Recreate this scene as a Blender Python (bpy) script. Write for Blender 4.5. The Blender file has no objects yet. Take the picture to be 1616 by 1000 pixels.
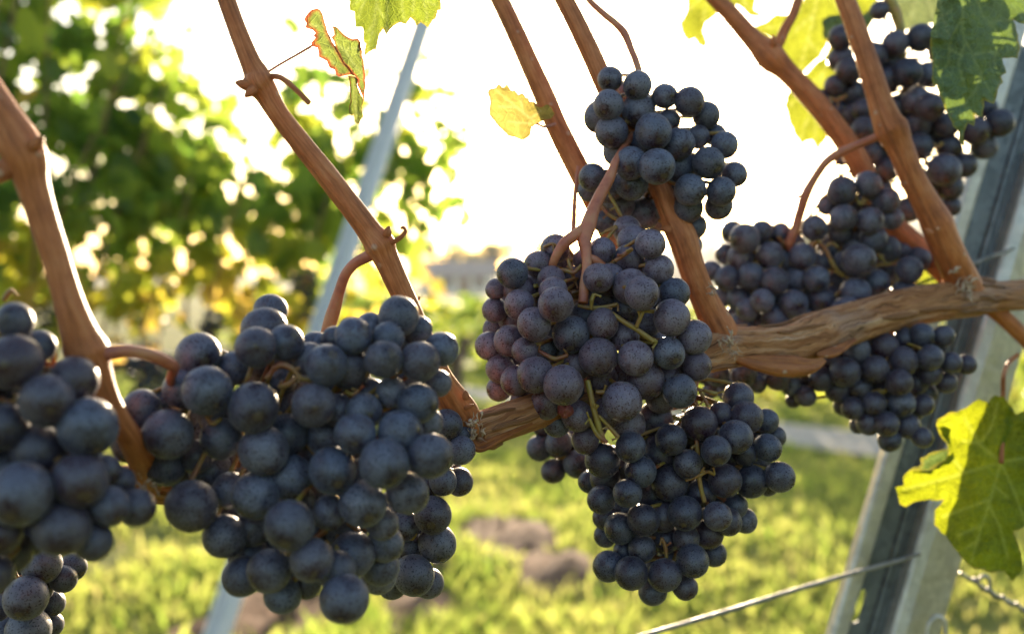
import bpy, bmesh, math, random
from mathutils import Vector, Matrix, noise, geometry
random.seed(7)
scene = bpy.context.scene
COL = scene.collection
# ------------------------------------------------------------------ camera
F = 1571.0                       # focal length in photo pixels (35 mm lens)
PITCH = math.radians(-1.93)
CAMZ = 1.0
cd = bpy.data.cameras.new('camera'); cam = bpy.data.objects.new('camera', cd); COL.objects.link(cam)
cam.location = (0, 0, CAMZ); cam.rotation_euler = (math.pi/2 + PITCH, 0, 0)
cd.sensor_width = 36; cd.lens = 35.0; cd.clip_start = 0.02; cd.clip_end = 6000
cd.dof.use_dof = True; cd.dof.focus_distance = 0.385; cd.dof.aperture_fstop = 6.5; cd.dof.aperture_blades = 9
scene.camera = cam
# ------------------------------------------------------------------ sky, sun, exposure
SUN_EL = math.radians(8.2); SUN_AZ = math.radians(4.4)
w = bpy.data.worlds.new('World'); scene.world = w; w.use_nodes = True
nt = w.node_tree; bg = nt.nodes['Background']
sky = nt.nodes.new('ShaderNodeTexSky'); sky.sky_type = 'NISHITA'; sky.sun_disc = False
sky.sun_elevation = SUN_EL; sky.sun_rotation = SUN_AZ; sky.air_density = 1.0; sky.dust_density = 2.0; sky.ozone_density = 1.0
nt.links.new(sky.outputs[0], bg.inputs[0]); bg.inputs[1].default_value = 0.11
sl = bpy.data.lights.new('sun', 'SUN'); sl.energy = 5.0; sl.angle = math.radians(0.53); sl.color = (1.0, 0.80, 0.56)
so = bpy.data.objects.new('sun', sl); COL.objects.link(so); so.location = (2, 30, 8)
SUND = Vector((math.sin(SUN_AZ)*math.cos(SUN_EL), math.cos(SUN_AZ)*math.cos(SUN_EL), math.sin(SUN_EL)))
so.rotation_euler = SUND.to_track_quat('Z', 'Y').to_euler()
scene.view_settings.view_transform = 'Standard'; scene.view_settings.look = 'None'
scene.view_settings.exposure = 2.2; scene.view_settings.gamma = 1.0
scene.cycles.use_denoising = True
scene.cycles.max_bounces = 8; scene.cycles.transparent_max_bounces = 8; scene.cycles.volume_bounces = 0
scene.cycles.caustics_reflective = False; scene.cycles.caustics_refractive = False

# ------------------------------------------------------------------ helpers
CM = Matrix.Translation((0, 0, CAMZ)) @ Matrix.Rotation(math.pi/2 + PITCH, 4, 'X')
VIEW = (CM.to_3x3() @ Vector((0, 0, -1))).normalized()
def P(px, py, d):
    return CM @ Vector(((px-808)/F*d, -(py-500)/F*d, -d))
def G(px, d):                    # ground point at a distance under a photo column
    return Vector(((px-808)/F*d, d, 0))
def tag(o, label=None, cat=None, group=None, kind=None):
    if label: o['label'] = label
    if cat: o['category'] = cat
    if group: o['group'] = group
    if kind: o['kind'] = kind
    return o
def empty(name, loc):
    o = bpy.data.objects.new(name, None); COL.objects.link(o); o.location = loc; o.empty_display_size = 0.02
    return o
def link(name, me, mat, parent=None, smooth=True):
    if mat and not me.materials: me.materials.append(mat)
    if smooth:
        me.polygons.foreach_set('use_smooth', [True]*len(me.polygons))
    o = bpy.data.objects.new(name, me); COL.objects.link(o)
    if parent:
        o.parent = parent
        o.matrix_parent_inverse = Matrix.Translation(-parent.location)
    return o
def mesh(name, verts, faces):
    me = bpy.data.meshes.new(name); me.from_pydata([tuple(v) for v in verts], [], faces); me.update(); return me

class MB:
    def __init__(s): s.v = []; s.f = []; s.uv = []
    def build(s, name, mat, parent=None, smooth=True):
        me = mesh(name, s.v, s.f)
        ul = me.uv_layers.new(name='UVMap')
        for L in me.loops: ul.data[L.index].uv = s.uv[L.vertex_index]
        return link(name, me, mat, parent, smooth)
    def quad(s, a, b, c, d):
        i = len(s.v); s.v += [a, b, c, d]; s.uv += [(0,0),(1,0),(1,1),(0,1)]; s.f.append((i, i+1, i+2, i+3))
    def box(s, c, sx, sy, sz, R=None):
        i = len(s.v)
        for x in (-1,1):
            for y in (-1,1):
                for z in (-1,1):
                    p = Vector((x*sx/2, y*sy/2, z*sz/2))
                    if R: p = R @ p
                    s.v.append(Vector(c)+p); s.uv.append((x,y))
        for f in ((0,1,3,2),(4,6,7,5),(0,4,5,1),(2,3,7,6),(0,2,6,4),(1,5,7,3)): s.f.append(tuple(i+k for k in f))

def spline(pts, n):              # pts: list of (Vector, radius) -> resampled Catmull-Rom
    out = []
    m = len(pts)
    for i in range(m-1):
        p0 = pts[max(i-1,0)]; p1 = pts[i]; p2 = pts[i+1]; p3 = pts[min(i+2,m-1)]
        for k in range(n):
            t = k/n; t2 = t*t; t3 = t2*t
            c = (-.5*t3+t2-.5*t, 1.5*t3-2.5*t2+1, -1.5*t3+2*t2+.5*t, .5*t3-.5*t2)
            out.append((p0[0]*c[0]+p1[0]*c[1]+p2[0]*c[2]+p3[0]*c[3], max(1e-5, p0[1]*c[0]+p1[1]*c[1]+p2[1]*c[2]+p3[1]*c[3])))
    out.append(pts[-1]); return out
def tube(mb, pts, n=14, per=8, fn=None, cap=True):
    sp = spline(pts, per); base = len(mb.v); L = 0; up = None; N = len(sp)
    for i, (p, r) in enumerate(sp):
        t = (sp[min(i+1,N-1)][0]-sp[max(i-1,0)][0])
        if t.length < 1e-9: t = Vector((0,0,1))
        t.normalize()
        if up is None:
            up = t.orthogonal().normalized()
        else:
            up = (up - t*up.dot(t)).normalized()
        sd = t.cross(up)
        if i: L += (p-sp[i-1][0]).length
        for k in range(n):
            a = 2*math.pi*k/n
            d = up*math.cos(a)+sd*math.sin(a)
            rr = r*(fn(a, L, i/(N-1)) if fn else 1)
            mb.v.append(p+d*rr); mb.uv.append((k/n, L))
    for i in range(N-1):
        for k in range(n):
            a = base+i*n+k; b = base+i*n+(k+1)%n
            mb.f.append((a, b, b+n, a+n))
    if cap:
        for ring, flip in ((0, True), (N-1, False)):
            c = len(mb.v); mb.v.append(sp[ring][0].copy()); mb.uv.append((0, L))
            for k in range(n):
                a = base+ring*n+k; b = base+ring*n+(k+1)%n
                mb.f.append((b, a, c) if flip else (a, b, c))
    return sp
def px_path(pts, d0, d1=None):   # (px,py,r_px[,depth]) -> (Vector, r)
    out = []; n = len(pts)
    for i, p in enumerate(pts):
        d = p[3] if len(p) > 3 else (d0 if d1 is None else d0+(d1-d0)*i/max(1,n-1))
        out.append((P(p[0], p[1], d), p[2]*d/F))
    return out
def sphere(mb, c, r, nu=12, nv=8, sq=(1,1,1)):
    b = len(mb.v)
    mb.v.append(Vector(c)+Vector((0,0,r*sq[2]))); mb.uv.append((0,0))
    for j in range(1, nv):
        th = math.pi*j/nv
        for i in range(nu):
            ph = 2*math.pi*i/nu
            mb.v.append(Vector(c)+Vector((r*sq[0]*math.sin(th)*math.cos(ph), r*sq[1]*math.sin(th)*math.sin(ph), r*sq[2]*math.cos(th)))); mb.uv.append((i/nu,j/nv))
    mb.v.append(Vector(c)-Vector((0,0,r*sq[2]))); mb.uv.append((0,1))
    e = len(mb.v)-1
    for i in range(nu):
        k = (i+1)%nu
        mb.f.append((b, b+1+i, b+1+k))
        for j in range(nv-2):
            q = b+1+j*nu; mb.f.append((q+i, q+nu+i, q+nu+k, q+k))
        q = b+1+(nv-2)*nu; mb.f.append((q+i, e, q+k))

# ------------------------------------------------------------------ materials
class NB:
    def __init__(s, name):
        s.m = bpy.data.materials.new(name); s.m.use_nodes = True; s.t = s.m.node_tree
        s.p = s.t.nodes['Principled BSDF']; s.o = s.t.nodes['Material Output']
    def n(s, typ, **kw):
        nd = s.t.nodes.new(typ)
        for k, v in kw.items(): setattr(nd, k, v)
        return nd
    def l(s, a, b): s.t.links.new(a, b)
    def ramp(s, fac, stops):
        r = s.n('ShaderNodeValToRGB'); cr = r.color_ramp
        while len(cr.elements) < len(stops): cr.elements.new(0.5)
        for e, (p, c) in zip(cr.elements, stops):
            e.position = p; e.color = (*c, 1) if len(c) == 3 else c
        s.l(fac, r.inputs[0]); return r.outputs[0]
    def noise(s, vec, scale, detail=3, rough=.55, dist=0):
        t = s.n('ShaderNodeTexNoise'); t.inputs['Scale'].default_value = scale; t.inputs['Detail'].default_value = detail
        t.inputs['Roughness'].default_value = rough; t.inputs['Distortion'].default_value = dist
        if vec: s.l(vec, t.inputs['Vector'])
        return t.outputs['Fac']
    def mix(s, f, a, b, mode='MIX'):
        x = s.n('ShaderNodeMix', data_type='RGBA', blend_type=mode)
        for sock, v in ((x.inputs[0], f), (x.inputs[6], a), (x.inputs[7], b)):
            if isinstance(v, (int, float)): sock.default_value = v
            elif isinstance(v, tuple): sock.default_value = (*v, 1)
            else: s.l(v, sock)
        return x.outputs[2]
    def math(s, op, a, b=0.0, clamp=False):
        x = s.n('ShaderNodeMath', operation=op, use_clamp=clamp)
        for sock, v in ((x.inputs[0], a), (x.inputs[1], b)):
            if isinstance(v, (int, float)): sock.default_value = v
            else: s.l(v, sock)
        return x.outputs[0]
    def mapr(s, v, a, b, c=0.0, d=1.0):
        x = s.n('ShaderNodeMapRange'); s.l(v, x.inputs[0])
        for k, q in zip((1,2,3,4), (a,b,c,d)): x.inputs[k].default_value = q
        return x.outputs[0]
    def bump(s, h, dist, strength=1.0):
        b = s.n('ShaderNodeBump'); b.inputs['Distance'].default_value = dist; b.inputs['Strength'].default_value = strength
        s.l(h, b.inputs['Height']); s.l(b.outputs[0], s.p.inputs['Normal']); return b.outputs[0]
    def coord(s, which='Object'):
        return s.n('ShaderNodeTexCoord').outputs[which]
    def scalev(s, vec, sx, sy, sz):
        m = s.n('ShaderNodeMapping'); m.inputs['Scale'].default_value = (sx, sy, sz); s.l(vec, m.inputs['Vector']); return m.outputs[0]

def mat_grape(tint=0.0, amt=1.0):
    b = NB('grape_skin')
    oi = b.n('ShaderNodeObjectInfo')
    co = b.coord('Object')
    off = b.n('ShaderNodeVectorMath', operation='MULTIPLY_ADD')
    cb = b.n('ShaderNodeCombineXYZ')
    b.l(oi.outputs['Random'], cb.inputs[0]); b.l(b.math('MULTIPLY', oi.outputs['Random'], 7.3), cb.inputs[1]); b.l(b.math('MULTIPLY', oi.outputs['Random'], 3.1), cb.inputs[2])
    b.l(cb.outputs[0], off.inputs[0]); off.inputs[1].default_value = (37, 23, 51); b.l(co, off.inputs[2])
    v = off.outputs[0]
    big = b.noise(v, 1.25, 3, .55, .6)
    mid = b.noise(v, 4.5, 4, .62, .8)
    fine = b.noise(v, 26, 3, .6)
    spk = b.noise(v, 11, 2, .5, .3)
    cover = b.mapr(big, .36, .54, .45, 1.0)
    cover = b.math('MULTIPLY', cover, b.mapr(mid, .36, .43, .6, 1.0))
    cover = b.math('MULTIPLY', cover, b.mapr(spk, .37, .43, .15, 1.0))
    pin = b.noise(v, 24, 1, .5); cover = b.math('MULTIPLY', cover, b.mapr(pin, .24, .30, .35, 1.0))
    # the rubbed, darker blossom end
    sep = b.n('ShaderNodeSeparateXYZ'); b.l(co, sep.inputs[0])
    tip = b.math('ADD', sep.outputs[2], b.math('MULTIPLY', b.math('SUBTRACT', mid, .5), .5))
    cover = b.math('MULTIPLY', cover, b.mapr(tip, -1.0, -.78, .12, 1.0))
    cover = b.math('MULTIPLY', cover, b.mapr(fine, .3, .7, .92, 1.05), True)
    skin = b.mix(b.mapr(oi.outputs['Random'], 0, 1), (.010, .008, .018), (.030, .010, .018))
    bloom = b.mix(b.mapr(b.math('FRACT', b.math('MULTIPLY', oi.outputs['Random'], 9.7)), 0, 1), (.100, .118, .180), (.145, .145, .195))
    if tint: bloom = b.mix(tint, bloom, (.235, .165, .215)); skin = b.mix(tint, skin, (.055, .012, .02))
    c = b.mix(b.math('MULTIPLY', cover, b.mapr(b.math('FRACT', b.math('MULTIPLY', oi.outputs['Random'], 31.7)), 0, 1, .5*amt, 1.0*amt)), skin, bloom)
    scar = b.mapr(sep.outputs[2], -.992, -.984, .8, 0.0)
    c = b.mix(scar, c, (.07, .05, .035))
    b.l(c, b.p.inputs['Base Color'])
    b.l(b.mapr(cover, 0, 1, .22, .34+.18*amt), b.p.inputs['Roughness'])
    b.p.inputs['Specular IOR Level'].default_value = .5
    b.p.inputs['Sheen Weight'].default_value = .12; b.p.inputs['Sheen Roughness'].default_value = .35
    b.bump(b.math('ADD', b.math('MULTIPLY', mid, .6), b.math('MULTIPLY', fine, .15)), .03, .12)
    return b.m
def mat_flat_berry(name, c1, c2):
    b = NB(name); f = b.noise(b.coord('Object'), 260, 4)
    b.l(b.ramp(f, [(.3, c1), (.7, c2)]), b.p.inputs['Base Color']); b.p.inputs['Roughness'].default_value = .5
    b.bump(f, .002, .8); return b.m
def mat_cane(name='cane_bark', dark=(.22, .065, .022), mid=(.46, .150, .050), lite=(.58, .24, .10)):
    b = NB(name); uv = b.coord('UV')
    streak = b.noise(b.scalev(uv, 26, 55, 1), 1.0, 5, .65)
    fine = b.noise(b.scalev(uv, 90, 160, 1), 1.0, 3, .6)
    obj = b.coord('Object'); blot = b.noise(obj, 70, 4, .6)
    h = b.math('ADD', b.math('MULTIPLY', streak, .6), b.math('MULTIPLY', blot, .4))
    c = b.ramp(h, [(.36, dark), (.50, mid), (.64, lite)])
    vor = b.n('ShaderNodeTexVoronoi'); vor.inputs['Scale'].default_value = 85; b.l(obj, vor.inputs['Vector'])
    dots = b.mapr(vor.outputs['Distance'], .06, .13, 1.0, 0.0)
    c = b.mix(b.math('MULTIPLY', dots, .7), c, (.55, .38, .27))
    c = b.mix(b.mapr(fine, .56, .68, 0, .65), c, dark)
    b.l(c, b.p.inputs['Base Color'])
    b.p.inputs['Roughness'].default_value = .50; b.p.inputs['Specular IOR Level'].default_value = .35
    b.bump(b.math('ADD', b.math('MULTIPLY', streak, .8), b.math('ADD', b.math('MULTIPLY', fine, .3), b.math('MULTIPLY', dots, .5))), .0009, .9)
    return b.m
def mat_cordon():
    b = NB('old_vine_bark'); uv = b.coord('UV'); obj = b.coord('Object')
    warp = b.noise(obj, 40, 3)
    wv = b.n('ShaderNodeVectorMath', operation='MULTIPLY_ADD'); cx = b.n('ShaderNodeCombineXYZ'); b.l(warp, cx.inputs[0]); b.l(cx.outputs[0], wv.inputs[0]); wv.inputs[1].default_value = (.22, 0, 0); b.l(uv, wv.inputs[2])
    s1 = b.noise(b.scalev(wv.outputs[0], 16, 14, 1), 1.0, 6, .68)
    s2 = b.noise(b.scalev(wv.outputs[0], 60, 40, 1), 1.0, 5, .7)
    blot = b.noise(obj, 38, 4, .6)
    c = b.ramp(s1, [(.30, (.13, .05, .022)), (.42, (.36, .15, .06)), (.56, (.54, .27, .13)), (.70, (.64, .42, .28))])
    c = b.mix(b.mapr(blot, .50, .64, 0, .65), c, (.42, .26, .19))
    c = b.mix(b.mapr(s2, .54, .62, 0, .85), c, (.07, .03, .016))
    b.l(c, b.p.inputs['Base Color']); b.p.inputs['Roughness'].default_value = .72; b.p.inputs['Specular IOR Level'].default_value = .2
    b.bump(b.math('ADD', s1, b.math('MULTIPLY', s2, -.6)), .0022, .9)
    return b.m
def mat_stem(name, a, bb, c, rough=.45):
    b = NB(name); f = b.noise(b.coord('Object'), 95, 4, .6)
    b.l(b.ramp(f, [(.34, a), (.5, bb), (.66, c)]), b.p.inputs['Base Color']); b.p.inputs['Roughness'].default_value = rough
    b.p.inputs['Subsurface Weight'].default_value = .12; b.p.inputs['Subsurface Radius'].default_value = (.004, .002, .001); b.p.inputs['Subsurface Scale'].default_value = .5
    b.bump(b.noise(b.coord('Object'), 500, 3), .0004, .6); return b.m
def mat_leaf(name, top, trans, vein=(.32, .36, .12), edge=(.30, .05, .02), edge_amt=.0, tmix=.5, edge_w=.5, rough=.42, yellow=None):
    b = NB(name)
    av = b.n('ShaderNodeAttribute', attribute_name='vein').outputs['Fac']
    ae = b.n('ShaderNodeAttribute', attribute_name='rim').outputs['Fac']
    obj = b.coord('Object')
    n1 = b.noise(obj, 55, 4, .6); n2 = b.noise(obj, 240, 3, .6)
    vor = b.n('ShaderNodeTexVoronoi', feature='DISTANCE_TO_EDGE'); vor.inputs['Scale'].default_value = 250
    b.l(obj, vor.inputs['Vector'])
    net = b.mapr(vor.outputs['Distance'], 0.0, .10, 1.0, 0.0)
    vor2 = b.n('ShaderNodeTexVoronoi', feature='DISTANCE_TO_EDGE'); vor2.inputs['Scale'].default_value = 900
    b.l(obj, vor2.inputs['Vector'])
    net2 = b.mapr(vor2.outputs['Distance'], 0.0, .12, 1.0, 0.0)
    vary = b.mapr(n1, .3, .7, .62, 1.35)
    vs = b.n('ShaderNodeCombineXYZ')
    for i in range(3): b.l(vary, vs.inputs[i])
    def shade(col):
        c = b.mix(1.0, col, vs.outputs[0], 'MULTIPLY')
        if yellow: c = b.mix(b.mapr(n1, .5, .66, 0, .75), c, yellow)
        c = b.mix(b.math('ADD', b.math('MULTIPLY', net, .35), b.math('MULTIPLY', net2, .12)), c, tuple(min(1, x*1.9+.02) for x in col))
        return c
    em = b.math('MULTIPLY', b.mapr(b.math('ADD', ae, b.math('MULTIPLY', b.math('SUBTRACT', n1, .5), 1.3)), edge_w, edge_w+.3), edge_amt, True)
    ct = shade(top); ct = b.mix(b.math('MULTIPLY', av, .75), ct, vein); ct = b.mix(em, ct, edge)
    cl = shade(trans); cl = b.mix(b.math('MULTIPLY', av, .6), cl, tuple(x*1.3+.08 for x in trans)); cl = b.mix(em, cl, tuple(min(1, x*1.1) for x in edge))
    b.l(ct, b.p.inputs['Base Color']); b.p.inputs['Roughness'].default_value = rough; b.p.inputs['Specular IOR Level'].default_value = .25
    h = b.math('ADD', b.math('MULTIPLY', net, -.8), b.math('ADD', b.math('MULTIPLY', n2, .5), b.math('MULTIPLY', net2, -.25)))
    bp = b.bump(h, .0012, .75)
    tr = b.n('ShaderNodeBsdfTranslucent'); b.l(cl, tr.inputs[0]); b.l(bp, tr.inputs['Normal'])
    mx = b.n('ShaderNodeMixShader'); mx.inputs[0].default_value = tmix
    b.l(b.p.outputs[0], mx.inputs[1]); b.l(tr.outputs[0], mx.inputs[2]); b.l(mx.outputs[0], b.o.inputs['Surface'])
    return b.m
def mat_foliage(name, stops, tstops, tmix=.5, rough=.45):
    b = NB(name); at = b.n('ShaderNodeAttribute', attribute_name='tone').outputs['Fac']
    n1 = b.noise(b.coord('Object'), 30, 3)
    f = b.math('ADD', at, b.math('MULTIPLY', b.math('SUBTRACT', n1, .5), .35))
    c = b.ramp(f, stops); t = b.ramp(f, tstops)
    b.l(c, b.p.inputs['Base Color']); b.p.inputs['Roughness'].default_value = rough; b.p.inputs['Specular IOR Level'].default_value = .3
    tr = b.n('ShaderNodeBsdfTranslucent'); b.l(t, tr.inputs[0])
    mx = b.n('ShaderNodeMixShader'); mx.inputs[0].default_value = tmix
    b.l(b.p.outputs[0], mx.inputs[1]); b.l(tr.outputs[0], mx.inputs[2]); b.l(mx.outputs[0], b.o.inputs['Surface'])
    return b.m
def mat_metal(name, c1=(.38, .40, .42), c2=(.56, .58, .60), rough=(.32, .55), metallic=.85):
    b = NB(name); o = b.coord('Object')
    vor = b.n('ShaderNodeTexVoronoi'); vor.inputs['Scale'].default_value = 190; b.l(o, vor.inputs['Vector'])
    sp = b.n('ShaderNodeSeparateColor'); b.l(vor.outputs['Color'], sp.inputs[0])
    n1 = b.noise(o, 22, 5, .65); n2 = b.noise(o, 210, 4, .6)
    f = b.math('ADD', b.math('MULTIPLY', sp.outputs[0], .45), b.math('MULTIPLY', n1, .6))
    c = b.ramp(f, [(.25, c1), (.8, c2)])
    c = b.mix(b.mapr(n2, .63, .72, 0, .55), c, (.20, .20, .19))
    b.l(c, b.p.inputs['Base Color']); b.p.inputs['Metallic'].default_value = metallic
    b.l(b.mapr(b.math('ADD', b.math('MULTIPLY', n1, .6), b.math('MULTIPLY', sp.outputs[1], .4)), .2, .8, *rough), b.p.inputs['Roughness'])
    b.bump(b.math('ADD', n2, b.math('MULTIPLY', sp.outputs[0], .4)), .0003, .5)
    return b.m
def mat_simple(name, stops, scale=20, rough=.8, bump=0, coord='Object', spec=.3):
    b = NB(name); f = b.noise(b.coord(coord), scale, 6, .62)
    b.l(b.ramp(f, stops), b.p.inputs['Base Color']); b.p.inputs['Roughness'].default_value = rough; b.p.inputs['Specular IOR Level'].default_value = spec
    if bump: b.bump(f, bump, .8)
    return b.m

M_GRAPE = mat_grape(); M_GRAPE_FLARE = mat_grape(.45); M_GRAPE_BARE = mat_grape(0, .55)  # red variant puts the pink flare veil into the centre bunch's skin colour
M_SHRIVEL = mat_flat_berry('shrivelled_skin', (.10, .02, .02), (.24, .06, .05))
M_CANE = mat_cane()
M_CORDON = mat_cordon()
M_PED = mat_stem('peduncle_skin', (.30, .085, .05), (.42, .14, .075), (.46, .20, .10))
M_PEDG = mat_stem('green_peduncle_skin', (.22, .16, .05), (.34, .27, .08), (.42, .18, .12))
M_RACHIS = mat_stem('rachis_skin', (.27, .20, .035), (.25, .15, .04), (.22, .06, .03))
M_FIBRE = mat_simple('bark_fibre', [(.3, (.30, .19, .12)), (.7, (.66, .50, .37))], 220, .85, .0008)
M_PEEL = mat_cane('peeled_bark', (.16, .045, .015), (.36, .12, .035), (.50, .20, .06))
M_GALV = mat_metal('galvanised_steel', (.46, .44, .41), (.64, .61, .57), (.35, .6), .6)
M_ZINC = mat_metal('darker_zinc', (.11, .122, .132), (.20, .215, .23), (.45, .65), .7)  # darker zinc used on the recessed web faces
M_PALE = mat_metal('glare_paled_steel', (.60, .58, .55), (.76, .73, .70), (.5, .7), .3)  # glare veil over the far post put into a paler steel colour
M_WIRE = mat_metal('trellis_wire', (.26, .25, .235), (.40, .38, .36), (.45, .65))

# ------------------------------------------------------------------ ground and distance
SOIL = [(800, 850, 90, 32), (870, 905, 70, 30), (440, 975, 130, 36), (660, 965, 70, 42), (350, 1010, 120, 30)]
def ground_of(px, py):
    dv = (P(px, py, 1.0)-Vector((0,0,CAMZ))); t = -CAMZ/dv.z
    return Vector((0,0,CAMZ))+dv*t
SOILW = []
for (x, y, rx, ry) in SOIL:
    c = ground_of(x, y); e = ground_of(x+rx, y); f = ground_of(x, y-ry)
    SOILW.append((c.x, c.y, abs(e.x-c.x), abs(f.y-c.y)))
def soil_at(x, y):
    v = 0
    for (cx, cy, rx, ry) in SOILW:
        q = ((x-cx)/rx)**2+((y-cy)/ry)**2
        v = max(v, math.exp(-q*1.1))
    return v + .35*noise.noise(Vector((x*2.2, y*2.2, 3.1)))*(.4+v)
PA = ground_of(730, 622); PB = ground_of(1395, 703)
PDIR = (PB-PA).normalized(); PN = Vector((-PDIR.y, PDIR.x, 0))
def path_off(x, y): return (Vector((x, y, 0))-PA).dot(PN)
def gz(x, y):
    s = soil_at(x, y)
    return .05*noise.noise(Vector((x*.7, y*.7, 0))) + .02*noise.noise(Vector((x*3, y*3, 5)))*(1 if y < 9 else .3) + .075*max(0, s-.2)*(.6+noise.noise(Vector((x*7, y*7, 1))))
def build_ground():
    xs = []; ys = []
    y = -3.0
    while y < 12: ys.append(y); y += .09
    while y < 520: ys.append(y); y *= 1.12
    xs = [-900, -350, -140, -60, -30, -16, -10]; x = -7.0
    while x < 7.01: xs.append(x); x += .12
    xs += [10, 16, 30, 60, 140, 350, 900]
    v = []; f = []; tone = []
    for yy in ys:
        for xx in xs:
            near = abs(xx) < 8 and yy < 13
            v.append((xx, yy, gz(xx, yy) if near else 0)); tone.append(min(1, max(0, soil_at(xx, yy))) if near else 0)
    n = len(xs)
    for j in range(len(ys)-1):
        for i in range(n-1):
            a = j*n+i; f.append((a, a+1, a+n+1, a+n))
    me = mesh('ground', v, f)
    at = me.attributes.new('soil', 'FLOAT', 'POINT'); at.data.foreach_set('value', tone)
    b = NB('meadow_soil'); o = b.coord('Object')
    n1 = b.noise(o, .9, 5, .6); n2 = b.noise(o, 9, 6, .65); n3 = b.noise(o, .02, 4, .6)
    gr = b.ramp(b.math('ADD', b.math('MULTIPLY', n1, .5), b.math('MULTIPLY', n2, .5)), [(.35, (.075, .085, .022)), (.5, (.13, .15, .035)), (.62, (.20, .19, .06))])
    gr = b.mix(b.mapr(n3, .45, .6, 0, .6), gr, (.16, .15, .05))
    so_ = b.ramp(n2, [(.3, (.10, .06, .04)), (.55, (.20, .125, .085)), (.7, (.30, .20, .145))])
    sa = b.n('ShaderNodeAttribute', attribute_name='soil').outputs['Fac']
    b.l(b.mix(b.mapr(sa, .28, .5), gr, so_), b.p.inputs['Base Color']); b.p.inputs['Roughness'].default_value = .95; b.p.inputs['Specular IOR Level'].default_value = .1
    b.bump(n2, .03, .8)
    tag(link('ground', me, b.m), kind='structure')
build_ground()
def strip(name, a, bb, half, z, mat, seg=40):
    d = (bb-a).normalized(); nrm = Vector((-d.y, d.x, 0)); v = []; f = []
    for i in range(seg+1):
        p = a+(bb-a)*(i/seg)
        for k, s in enumerate((-1, -.33, .33, 1)):
            w_ = half*(1+.12*noise.noise(Vector((i*.37, s*3, 9))))
            q = p+nrm*s*w_; v.append((q.x, q.y, z-(.03 if abs(s) == 1 else 0)))
        if i:
            for k in range(3):
                q = (i-1)*4+k; f.append((q, q+1, q+5, q+4))
    return tag(link(name, mesh(name, v, f), mat), kind='structure')
M_PATH = mat_simple('pale_gravel', [(.3, (.30, .26, .21)), (.7, (.50, .45, .38))], 14, .95, .01)
strip('path', PA-PDIR*14, PB+PDIR*14, .42, .035, M_PATH)

def leaf_cloud(pts, size, tone_fn, rnd, shape='vine', face=None):
    """one mesh of leaf-sized curved faces; pts: list of Vectors"""
    v = []; f = []; tone = []
    if shape == 'vine':
        out = [(0,-.30),(.16,-.48),(.42,-.36),(.34,-.12),(.56,.12),(.30,.20),(.20,.46),(0,.62),(-.20,.46),(-.30,.20),(-.56,.12),(-.34,-.12),(-.42,-.36),(-.16,-.48)]
    else:
        out = [(0,-.5),(.3,-.25),(.38,.1),(.2,.4),(0,.55),(-.2,.4),(-.38,.1),(-.3,-.25)]
    for p in pts:
        s = size*rnd.uniform(.6, 1.25); t = tone_fn(p)
        nrm = Vector((rnd.gauss(0,1), rnd.gauss(0,1)+(face or 0), rnd.gauss(.35,.7))).normalized()
        a = nrm.orthogonal().normalized(); a = Matrix.Rotation(rnd.uniform(0, 6.28), 3, nrm) @ a; bb = nrm.cross(a)
        cup = rnd.uniform(-.25, .55); fold = rnd.uniform(.0, .5)
        i0 = len(v); v.append(p); tone.append(t)
        for (x, y) in out:
            h = fold*abs(x)-cup*(x*x+y*y)
            v.append(p+(a*x+bb*y+nrm*h)*s); tone.append(t+rnd.uniform(-.04,.04))
        n = len(out)
        for k in range(n): f.append((i0, i0+1+k, i0+1+(k+1)%n))
    return v, f, tone
def cloud_obj(name, data, mat, parent=None, smooth=True):
    v, f, tone = data
    me = mesh(name, v, f); at = me.attributes.new('tone', 'FLOAT', 'POINT'); at.data.foreach_set('value', tone)
    return link(name, me, mat, parent, smooth)

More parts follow.
